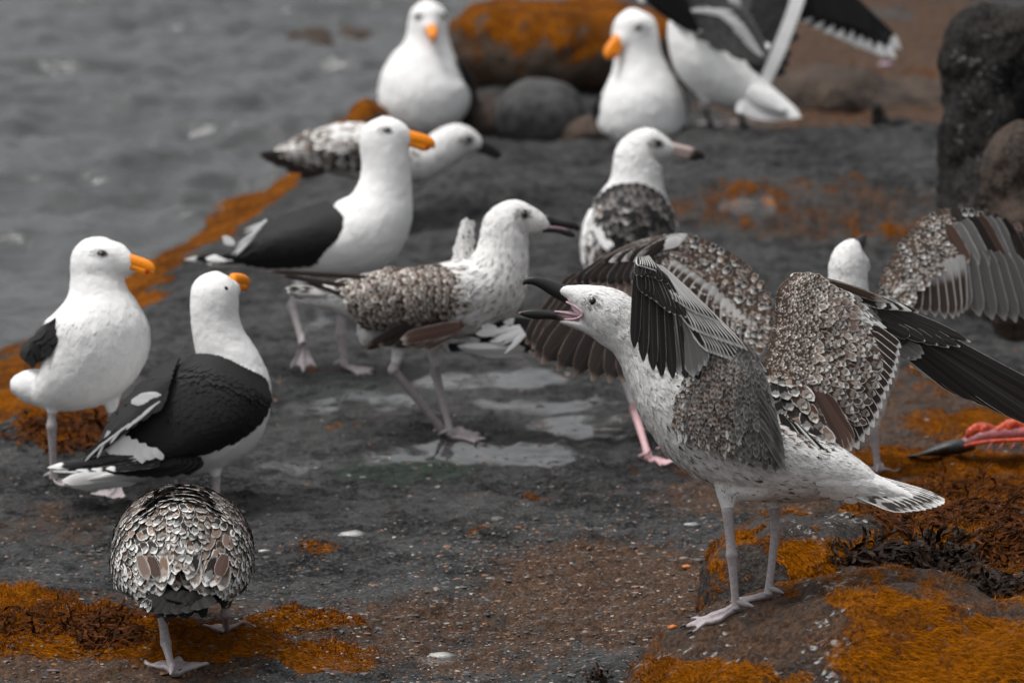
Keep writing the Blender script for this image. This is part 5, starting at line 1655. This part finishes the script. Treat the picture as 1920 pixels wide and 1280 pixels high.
def gull_n():
    d = anchor((322, 1268), (424, 1186))
    b = Bird('gull', 'brown-and-white speckled young gull walking away, front left, head hidden', 'gull', 350, 1250, d)
    hint = (0, -1, 0)
    b.body([{'hint': hint, 'sec': [(336, 1118, -165, 10, 30), (338, 1090, -120, 42, 80), (340, 1052, -62, 88, 118), (342, 1030, 0, 114, 131), (342, 1024, 70, 114, 130), (342, 1030, 140, 92, 108), (344, 1036, 195, 64, 76), (345, 1032, 240, 48, 52), (345, 1028, 280, 44, 44), (345, 1032, 320, 32, 30), (345, 1036, 345, 14, 14)]}, TH((302, 1118, -55), (310, 1185, -60), 26), TH((424, 1100, 10), (423, 1150, 30), 24)], M['plum_brown'], voxel=4)

    def z(P, N):
        r = rng.random(len(P))
        k = np.array(['whitejuv'] * len(P), dtype=object)
        k[(r < .5) & (P[:, 2] < 170)] = 'streak'
        up = (N[:, 1] < .15) & (P[:, 2] < 200)
        k[up] = 'checker'
        k[up & (r < .3)] = 'checkerdark'
        return k
    b.cover(2200, 18, 10, z, lift=.1)
    b.bill([(345, 1030, 335, 9, 10), (345, 1036, 365, 8, 7), (345, 1044, 395, 3, 3)], [(345, 1042, 335, 6, 8), (345, 1046, 362, 5, 5), (345, 1050, 385, 2, 2)], M['billjuv'], M['billjuv'])
    # left and right wing shells and the mantle between them
    sh = []
    for s, nm in ((-1, 'l'), (1, 'r')):
        cx = 341
        rows = [[(cx + s * 30, 918, 20), (cx + s * 75, 936, 0), (cx + s * 112, 972, -10), (cx + s * 134, 1020, -8), (cx + s * 136, 1062, 0)],
                [(cx + s * 22, 945, -62), (cx + s * 68, 960, -78), (cx + s * 108, 994, -80), (cx + s * 133, 1040, -68), (cx + s * 136, 1082, -50)],
                [(cx + s * 14, 990, -118), (cx + s * 58, 1004, -130), (cx + s * 98, 1030, -126), (cx + s * 124, 1064, -108), (cx + s * 128, 1096, -84)],
                [(cx + s * 8, 1046, -158), (cx + s * 48, 1056, -164), (cx + s * 84, 1070, -156), (cx + s * 108, 1088, -136), (cx + s * 116, 1108, -108)],
                [(cx + s * 4, 1086, -178), (cx + s * 40, 1092, -178), (cx + s * 72, 1098, -168), (cx + s * 94, 1106, -148), (cx + s * 102, 1116, -120)]]
        g = Grid(rows)
        w = b.sheet(g, 'wing', M['plum_brown'])
        sh.append((g, w, s))
        b.tract(g, 13, 10, (24, 28), (11, 14), ['checkerdark', 'streak', 'checker'], w, u=(-.03, .95), v=(.42, 1), lift=.09, jit=.2, prob=[.4, .35, .25])
        b.tract(g, 9, 6, (30, 38), (16, 20), ['checkerdark', 'checker', 'softbrown', 'checkerbuff'], w, u=(.1, .9), v=(0, .5), lift=0.06, jit=.2, individual=True, prob=[.4, .25, .2, .15])
        for q in range(7):
            x0, y0 = cx + s * rng.uniform(22, 92), rng.uniform(1036, 1066)
            b.fan([(x0, y0, -158 - (1 - abs(x0 - cx) / 100) * 14)], [(x0 - s * rng.uniform(0, 24), y0 + rng.uniform(34, 50), -184 - (1 - abs(x0 - cx) / 100) * 10)] * 2, 1, rng.uniform(18, 28), str(rng.choice(['softbrown', 'browntert', 'checkerdark', 'checkerbuff'])), w, nrm=(s * .2, -.5, -.85), tmpl='contour')
        b.fan([(cx + s * 122, 1090, -104), (cx + s * 96, 1082, -140)], [(cx + s * 36, 1120, -180), (cx + s * 16, 1126, -188), (cx - s * 6, 1134, -196)], 6, 22, 'ink', w, stack=1.0, nrm=(0, -.35, -.95))
        b.fan([(cx + s * 118, 1098, -110), (cx + s * 108, 1102, -120)], [(cx + s * 60, 1118, -170), (cx + s * 50, 1124, -176)], 4, 20, 'ink', w, stack=1, nrm=(0, -.3, -.95))
    g5 = Grid([[(268, 940, 10), (305, 912, 14), (342, 906, 16), (380, 912, 14), (416, 940, 10)],
               [(262, 965, -62), (300, 938, -72), (342, 930, -76), (384, 938, -72), (422, 965, -62)],
               [(272, 1000, -112), (305, 975, -124), (342, 968, -128), (380, 975, -124), (412, 1000, -112)],
               [(290, 1030, -142), (315, 1012, -152), (342, 1008, -156), (370, 1012, -152), (394, 1030, -142)],
               [(300, 1078, -172), (320, 1066, -180), (342, 1062, -184), (364, 1066, -180), (384, 1078, -172)]])
    mt = b.sheet(g5, 'mantle', M['plum_brown'])
    b.tract(g5, 10, 10, (28, 38), (16, 20), ['checkerdark', 'checker'], mt, u=(.25, .9), lift=0.075, jit=.22, individual=True, prob=[.6, .4])
    b.tract(g5, 6, 12, (24, 28), (18, 20), ['checkerdark', 'checker'], mt, u=(-.05, .25), lift=0.3, jit=.25, individual=True, prob=[.55, .45])
    g6 = Grid([[(226, 1080, -96), (282, 1098, -166), (342, 1106, -188), (400, 1098, -166), (458, 1078, -96)],
               [(240, 1104, -112), (290, 1118, -178), (340, 1126, -198), (392, 1118, -178), (446, 1098, -112)],
               [(266, 1126, -130), (302, 1138, -186), (338, 1144, -204), (378, 1136, -186), (424, 1114, -130)]], 16, 24)
    pb = b.sheet(g6, 'folded_primaries', M['plum_black'])
    b.tract(g6, 4, 12, (26, 34), (18, 22), 'ink', pb, u=(0, .55), lift=.06, jit=.3, tmpl='flight', individual=True)
    tl = b.tube('tail', [(338, 1100, -150, 34, 10), (335, 1116, -180, 30, 5), (333, 1126, -196, 24, 2)], M['plum_black'])
    b.fan([(300, 1112, -178), (375, 1112, -178)], [(266, 1140, -212), (300, 1147, -216), (345, 1147, -218), (398, 1134, -212)], 8, 30, 'ink', tl, stack=.5, nrm=(0, -.62, -.78))
    b.fan([(278, 1122, -205), (282, 1124, -205)], [(262, 1138, -218), (276, 1144, -218)], 3, 9, 'checkerdark', tl, stack=-.5, nrm=(0, -.4, -.9), tmpl='flat')
    b.leg((300, 1130, -60), (311, 1205, -60), (324, 1266), 85, size=1.15, thick=1.05, spread=48)
    b.leg((424, 1110, 10), (423, 1150, 30), (424, 1186), 80, size=1.05, spread=48)
    return b


for fn in (hero, gull_a, gull_b, gull_c, gull_d, gull_e, gull_f, gull_g, gull_i, gull_j, gull_k, gull_l, gull_n):
    fn()

# ------------------------------------------------------------------ small things on the rock
def ground_samples(n, xr, yr, wfn):
    """random photo-space spots on the ground, kept with probability wfn(x, y)"""
    out = np.zeros((0, 2))
    while len(out) < n:
        x, y = rng.uniform(*xr, 40000), rng.uniform(*yr, 40000)
        m = rng.random(40000) < wfn(x, y)
        out = np.vstack([out, np.stack([x[m], y[m]], -1)])
    return out[:n]


ICO0 = ico_sphere(1)


def gravel():
    def wfn(x, y):
        w = .15 + .85 * blobs(x, y, [(1100, 1120, 420, 170, 1), (800, 1200, 500, 110, .9), (350, 1060, 450, 60, .35), (1400, 960, 350, 60, .6), (150, 1240, 260, 60, .5)])
        return w * (.25 + .75 * np.clip((y - 640) / 350, 0, 1))
    S = ground_samples(11000, (-20, 1940), (640, 1330), wfn)
    P = gpt(S[:, 0], S[:, 1])
    P[:, 2] = [drop(p, [GBVH]) for p in P]
    k = len(P)
    v, f = ICO0
    # light: drop to the 12-vertex solid
    import bmesh
    b = bmesh.new()
    bmesh.ops.create_icosphere(b, subdivisions=1, radius=1)
    v = np.array([q.co[:] for q in b.verts])
    f = np.array([[q.index for q in p.verts] for p in b.faces])
    b.free()
    r = np.exp(rng.normal(-6.15, .42, k))
    sc = np.stack([r * rng.uniform(.8, 1.7, k), r * rng.uniform(.7, 1.2, k), r * rng.uniform(.25, .6, k)], -1)
    a = rng.uniform(0, 6.28, k)
    V = v[None] * sc[:, None] * rng.uniform(.72, 1.25, (k, len(v), 1))
    V = np.stack([V[..., 0] * np.cos(a)[:, None] - V[..., 1] * np.sin(a)[:, None], V[..., 0] * np.sin(a)[:, None] + V[..., 1] * np.cos(a)[:, None], V[..., 2]], -1)
    V = V + P[:, None]
    F = (f[None] + (np.arange(k) * len(v))[:, None, None]).reshape(-1, 3)
    o = link('gravel', mk_mesh('gravel', V.reshape(-1, 3), F, mats=[M['pebble']], smooth=False), kind='stuff')
    o['label'] = 'fine grit and shell bits scattered over the rock'


gravel()


def blades(name, label, P, N, flow, L, W_, mat, lay=.35, curl=.5):
    """short tapering filaments: P roots, N normals, flow directions (world)"""
    k = len(P)
    D = nrmz(flow - N * (flow * N).sum(-1, keepdims=True) + rng.normal(size=P.shape) * .3)
    up = N * lay
    X = nrmz(np.cross(D, N))
    l = L * rng.uniform(.5, 1.5, k)[:, None]
    w = W_ * rng.uniform(.6, 1.4, k)[:, None]
    m = P + (D * .5 + up) * l
    t = P + (D + up * .35 + rng.normal(size=P.shape) * .15 * curl) * l
    V = np.stack([P - X * w, P + X * w, m + X * w * .8, m - X * w * .8, t + X * w * .2, t - X * w * .2], 1).reshape(-1, 3)
    i = (np.arange(k) * 6)[:, None]
    Q = np.concatenate([i + np.array([0, 1, 2, 3]), i + np.array([3, 2, 4, 5])])
    o = link(name, mk_mesh(name, V, Q, mats=[mat]), kind='stuff')
    o['label'] = label
    return o


def tufts_ground():
    S = ground_samples(60000, (-30, 1950), (640, 1330), lambda x, y: (blobs(x, y, ALGAE) + .55 * pnoise(np.stack([x / 60., y / 22., x * 0 + 3.], -1)) > .52) * 1.0)
    P = gpt(S[:, 0], S[:, 1])
    N = np.tile([0, 0, 1.0], (len(P), 1))
    for i, p in enumerate(P):
        loc, nn, *_ = GBVH.ray_cast(Vector((p[0], p[1], 1)), Vector((0, 0, -1)))
        P[i], N[i] = loc, nn
    fl = np.stack([fbm(P * 3, 2) * 2 + .6, fbm(P * 3 + 9, 2) * 2 - .4, np.zeros(len(P))], -1)
    blades('algae', 'matted orange filament algae on the flat rock', P, N, fl, .012, .0004, M['tuft'], lay=.14)


tufts_ground()


def tufts_rock(v, q, thr_fn, n, label, bias, L=.018):
    a = np.linalg.norm(np.cross(v[q[:, 1]] - v[q[:, 0]], v[q[:, 3]] - v[q[:, 0]]), axis=1)
    nn = vnormals(v, q)
    f = rng.choice(len(q), n * 3, p=a / a.sum())
    w = rng.dirichlet((1, 1, 1, 1), n * 3)
    P = (v[q[f]] * w[..., None]).sum(1)
    N = nrmz((nn[q[f]] * w[..., None]).sum(1))
    al = thr_fn(P, N)['algae'] + .9 * fbm(P * np.array([22, 12, 22]), 3)
    m = (al > .66) & (N[:, 2] > -.2) & (N[:, 1] < .6)
    P, N = P[m][:n], N[m][:n]
    fl = np.stack([fbm(P * 4, 2) + bias[0], fbm(P * 4 + 5, 2) + bias[1], np.full(len(P), -.8)], -1)
    blades('algae', label, P, N, fl, L, .0004, M['tuft'], lay=.12)


tufts_rock(V1, Q1, front_attrs(.22, .62, [(1430, 1160, 210, 42, -.55), (1450, 1215, 190, 40, -.28), (1330, 1200, 90, 30, -.4), (1750, 1230, 260, 90, .45), (1640, 1140, 130, 40, .35), (1330, 1265, 170, 40, .35)]), 70000, 'streaming orange algae on the low front boulder', (.9, -.2), .013)
tufts_rock(V2, Q2, front_attrs(.36, .1, [(1520, 985, 140, 30, -.32), (1420, 1090, 70, 70, -.18), (1560, 1060, 110, 60, .42), (1480, 1130, 60, 40, -.35)]), 34000, 'orange algae coat on the barnacled boulder', (.4, -.4), .009)
tufts_rock(V3, Q3, front_attrs(.34, .6, [(1820, 1010, 200, 40, .15), (1650, 1040, 60, 40, -.1)]), 36000, 'orange algae coat on the weedy boulder', (.6, -.3), .011)


def wrack(label, region, n, mat, L=.055, W_=.0045, base=.006, up=.5, bv=None, flow=(1, -.3), bladders=True):
    """bladder wrack: forking flat ribbons laid over the rock inside a photo-space ellipse"""
    cx, cy, rx, ry = region
    vs, qs, o = [], [], 0

    def ribbon(pts, w0, w1):
        nonlocal o
        pts = np.array(pts)
        T = nrmz(np.gradient(pts, axis=0))
        S = nrmz(np.cross(T, np.array([random.gauss(0, .5), random.gauss(-.35, .5), 1.0])))
        w = np.linspace(w0, w1, len(pts))[:, None]
        c = np.cross(S, T) * w * .15
        V = np.stack([pts - S * w, pts + c, pts + S * w], 1).reshape(-1, 3)
        i = np.arange(len(pts) - 1)[:, None] * 3
        vs.append(V)
        qs.append(np.concatenate([i + np.array([0, 1, 4, 3]), i + np.array([1, 2, 5, 4])]) + o)
        o += len(V)

    def branch(p, d, lev, l, w):
        pts = [p]
        for s in range(4):
            d = nrmz(d + rng.normal(size=3) * np.array([.28, .28, .2]) + np.array([0, 0, -.12]))
            q = pts[-1] + d * l / 4
            z = drop(q, bv, .3)
            if q[2] < z + base * .5:
                q = np.array([q[0], q[1], z + base * random.uniform(.4, 1.6)])
            pts.append(q)
        ribbon(pts, w, w * (.9 if lev else .45))
        if bladders and lev < 2 and random.random() < .35:
            v, f = ICO1
            c = pts[2]
            vv = v * np.array([.0042, .0042, .0036]) * random.uniform(.7, 1.3) + c
            qq = np.concatenate([f, f[:, 2:3]], 1)
            blv.append(vv)
        if lev > 0:
            for sgn in (-1, 1):
                a = sgn * random.uniform(.35, .7)
                d2 = np.array([d[0] * math.cos(a) - d[1] * math.sin(a), d[0] * math.sin(a) + d[1] * math.cos(a), d[2] + random.uniform(-.1, .35)])
                branch(pts[-1], nrmz(d2), lev - 1, l * random.uniform(.6, .95), w * .9)
    blv = []
    for _ in range(n):
        t = random.uniform(0, 6.283)
        r = math.sqrt(random.random())
        h = ray(cx + rx * r * math.cos(t), cy + ry * r * math.sin(t), bv)
        if h is None:
            continue
        d = nrmz(np.array([flow[0] + random.gauss(0, .7), flow[1] + random.gauss(0, .7), up * random.uniform(.2, 1)]))
        branch(h[0] + np.array([0, 0, base]), d, 2, L * random.uniform(.6, 1.2), W_ * random.uniform(.7, 1.2))
    V, Q = np.concatenate(vs), np.concatenate(qs)
    c0 = np.array([V[:, 0].mean(), V[:, 1].mean(), V[:, 2].min()])
    ob = link('seaweed', mk_mesh('seaweed', V - c0, Q, mats=[mat]))
    ob.location = c0
    tag(ob, label, 'seaweed', None, 'stuff')
    return ob


wrack('dark bladder wrack filling the hollow between the two front boulders', (1690, 1075, 125, 58), 330, M['weed'], .026, .0036, .006, .25, [B2, B3, GBVH])
wrack('dark bladder wrack at the right end of the boulder hollow', (1825, 1115, 65, 34), 110, M['weed'], .025, .0036, .006, .25, [B2, B3, GBVH])
wrack('rust-brown wrack trailing over the boulder below the tail tip', (1800, 945, 130, 45), 200, M['weedrust'], .03, .0024, .004, .2)
wrack('rust-brown wrack on the boulder shoulder at the right edge', (1880, 1020, 70, 50), 110, M['weedrust'], .03, .0024, .004, .2)
wrack('rust wrack beneath the calling gull\'s tail', (1690, 960, 80, 26), 90, M['weedrust'], .026, .0022, .004, .15)
wrack('small heap of brown wrack left of the walking-away gull', (190, 1185, 55, 34), 110, M['weedrust'], .024, .0026, .006, .4, [GBVH], (.3, -.5))
wrack('thin mat of brown wrack at the bottom left edge', (60, 1165, 90, 30), 70, M['weedrust'], .022, .0024, .004, .2, [GBVH], (.6, -.3))
wrack('brown wrack under the feet of the far-left gull', (150, 815, 120, 34), 130, M['weedrust'], .03, .003, .006, .3, [GBVH], (.4, -.5))
wrack('upright dark sprig of seaweed at the bottom edge', (1128, 1278, 16, 6), 9, M['weed'], .016, .003, .003, 2.4, [GBVH], (0, 0))


def bit(name, label, cat, x, y, rx, ry, rz, col, rot=0.0, hits=None):
    """small chipped flat piece lying on the rock"""
    h = ray(x, y, hits)
    v = ICO1[0] * np.array([rx, ry, rz]) * rng.uniform(.75, 1.25, (len(ICO1[0]), 1))
    v[:, 2] += rz * .4 + .25 * rz * np.cos(v[:, 0] / rx * 2)
    c, s = math.cos(rot), math.sin(rot)
    v = np.stack([v[:, 0] * c - v[:, 1] * s, v[:, 0] * s + v[:, 1] * c, v[:, 2]], -1)
    o = link(name, mk_mesh(name, v, ICO1[1], mats=[simple(name + '_mat', col, .45, .4, .3, 200)]))
    o.location = h[0]
    tag(o, label, cat)


bit('shell', 'orange shell chip beside the front boulder, left of the calling gull\'s leg', 'shell', 1288, 1064, .009, .006, .004, (.65, .22, .07), .3)
bit('shell', 'orange shell chip touching the toe tip of the calling gull', 'shell', 1262, 1178, .010, .006, .004, (.5, .14, .03), .1)
bit('shell', 'bright orange shell bit below the right spread wing', 'shell', 1716, 690, .010, .008, .006, (.75, .22, .05), 0)
bit('shell', 'pale mauve flat shell under the raised wing tip', 'shell', 1664, 122, .024, .014, .005, (.36, .28, .38), .3)
bit('shell', 'white limpet patch at the bottom middle of the rock', 'shell', 826, 1231, .030, .024, .0035, (.36, .36, .34), .1)
bit('shell', 'pale flat stone in the middle of the slab', 'stone', 660, 1003, .026, .02, .004, (.34, .34, .33), .1)
bit('shell', 'grey flat pebble behind the calling gull\'s leg', 'stone', 1312, 1052, .016, .010, .004, (.06, .062, .066), 0)
bit('shell', 'pale grey flat stone ahead of the calling gull\'s belly', 'stone', 1298, 985, .018, .012, .003, (.26, .26, .26), 0)
bit('shell', 'whitish chip by the speckled walking-away gull', 'shell', 495, 1034, .014, .006, .003, (.45, .4, .38), .1)


# fish remains at the right edge
def carcass():
    b = Bird('fish_carcass', 'red fish remains with dark tail end lying right of the calling gull', 'fish', 1860, 850, depth_of(ray(1800, 860)[0]), group=None)
    red = simple('raw_flesh', (.62, .075, .022), .3, .5, .45, 120, .8, .003)
    pink = simple('fish_skin', (.42, .14, .15), .35, .5, .35, 120, .4, .002)
    blk = simple('dark_fish_tail', (.025, .026, .028), .35, .5, .6, 120, .4, .002)
    b.tube('flank', [(1795, 836, 0, 6, 10), (1816, 828, 0, 12, 20), (1850, 816, 4, 14, 26), (1900, 812, 8, 15, 28), (1960, 810, 10, 15, 26), (2010, 812, 10, 6, 12)], pink)
    for i in range(22):
        x = 1822 + i * 8.5
        y = 806 - 6 * math.sin(i * .9) - min(8, i)
        b.tube('flesh', [(x - 9, y + 14, -10 + (i % 3) * 7, 5, 7), (x - 2, y + 3, -10 + (i % 3) * 7, 9, 9), (x + 7, y + 1, -8 + (i % 3) * 7, 8, 9), (x + 13, y + 9, -8 + (i % 3) * 7, 4, 6)], red, seg=8, n=8)
    b.tube('backbone', [(1806, 836, -20, 3, 3), (1850, 828, -26, 4, 4), (1920, 824, -28, 4, 4), (1990, 822, -28, 3, 3)], red)
    for x in (1862, 1884, 1906, 1930):
        b.tube('rib', [(x, 824, -26, 3, 3), (x - 6, 836, -30, 2.4, 2.4), (x - 14, 845, -30, 1, 1)], pink, seg=6, n=6)
    b.tube('tail_end', [(1722, 852, 0, 2, 10), (1742, 848, 0, 7, 22), (1775, 840, 0, 13, 26), (1805, 836, 0, 14, 24), (1828, 838, 0, 6, 16)], blk)
    b.tube('tail_fin', [(1702, 854, 6, 1.5, 14), (1720, 853, 4, 2.5, 18), (1745, 850, 0, 3, 12)], blk)


carcass()
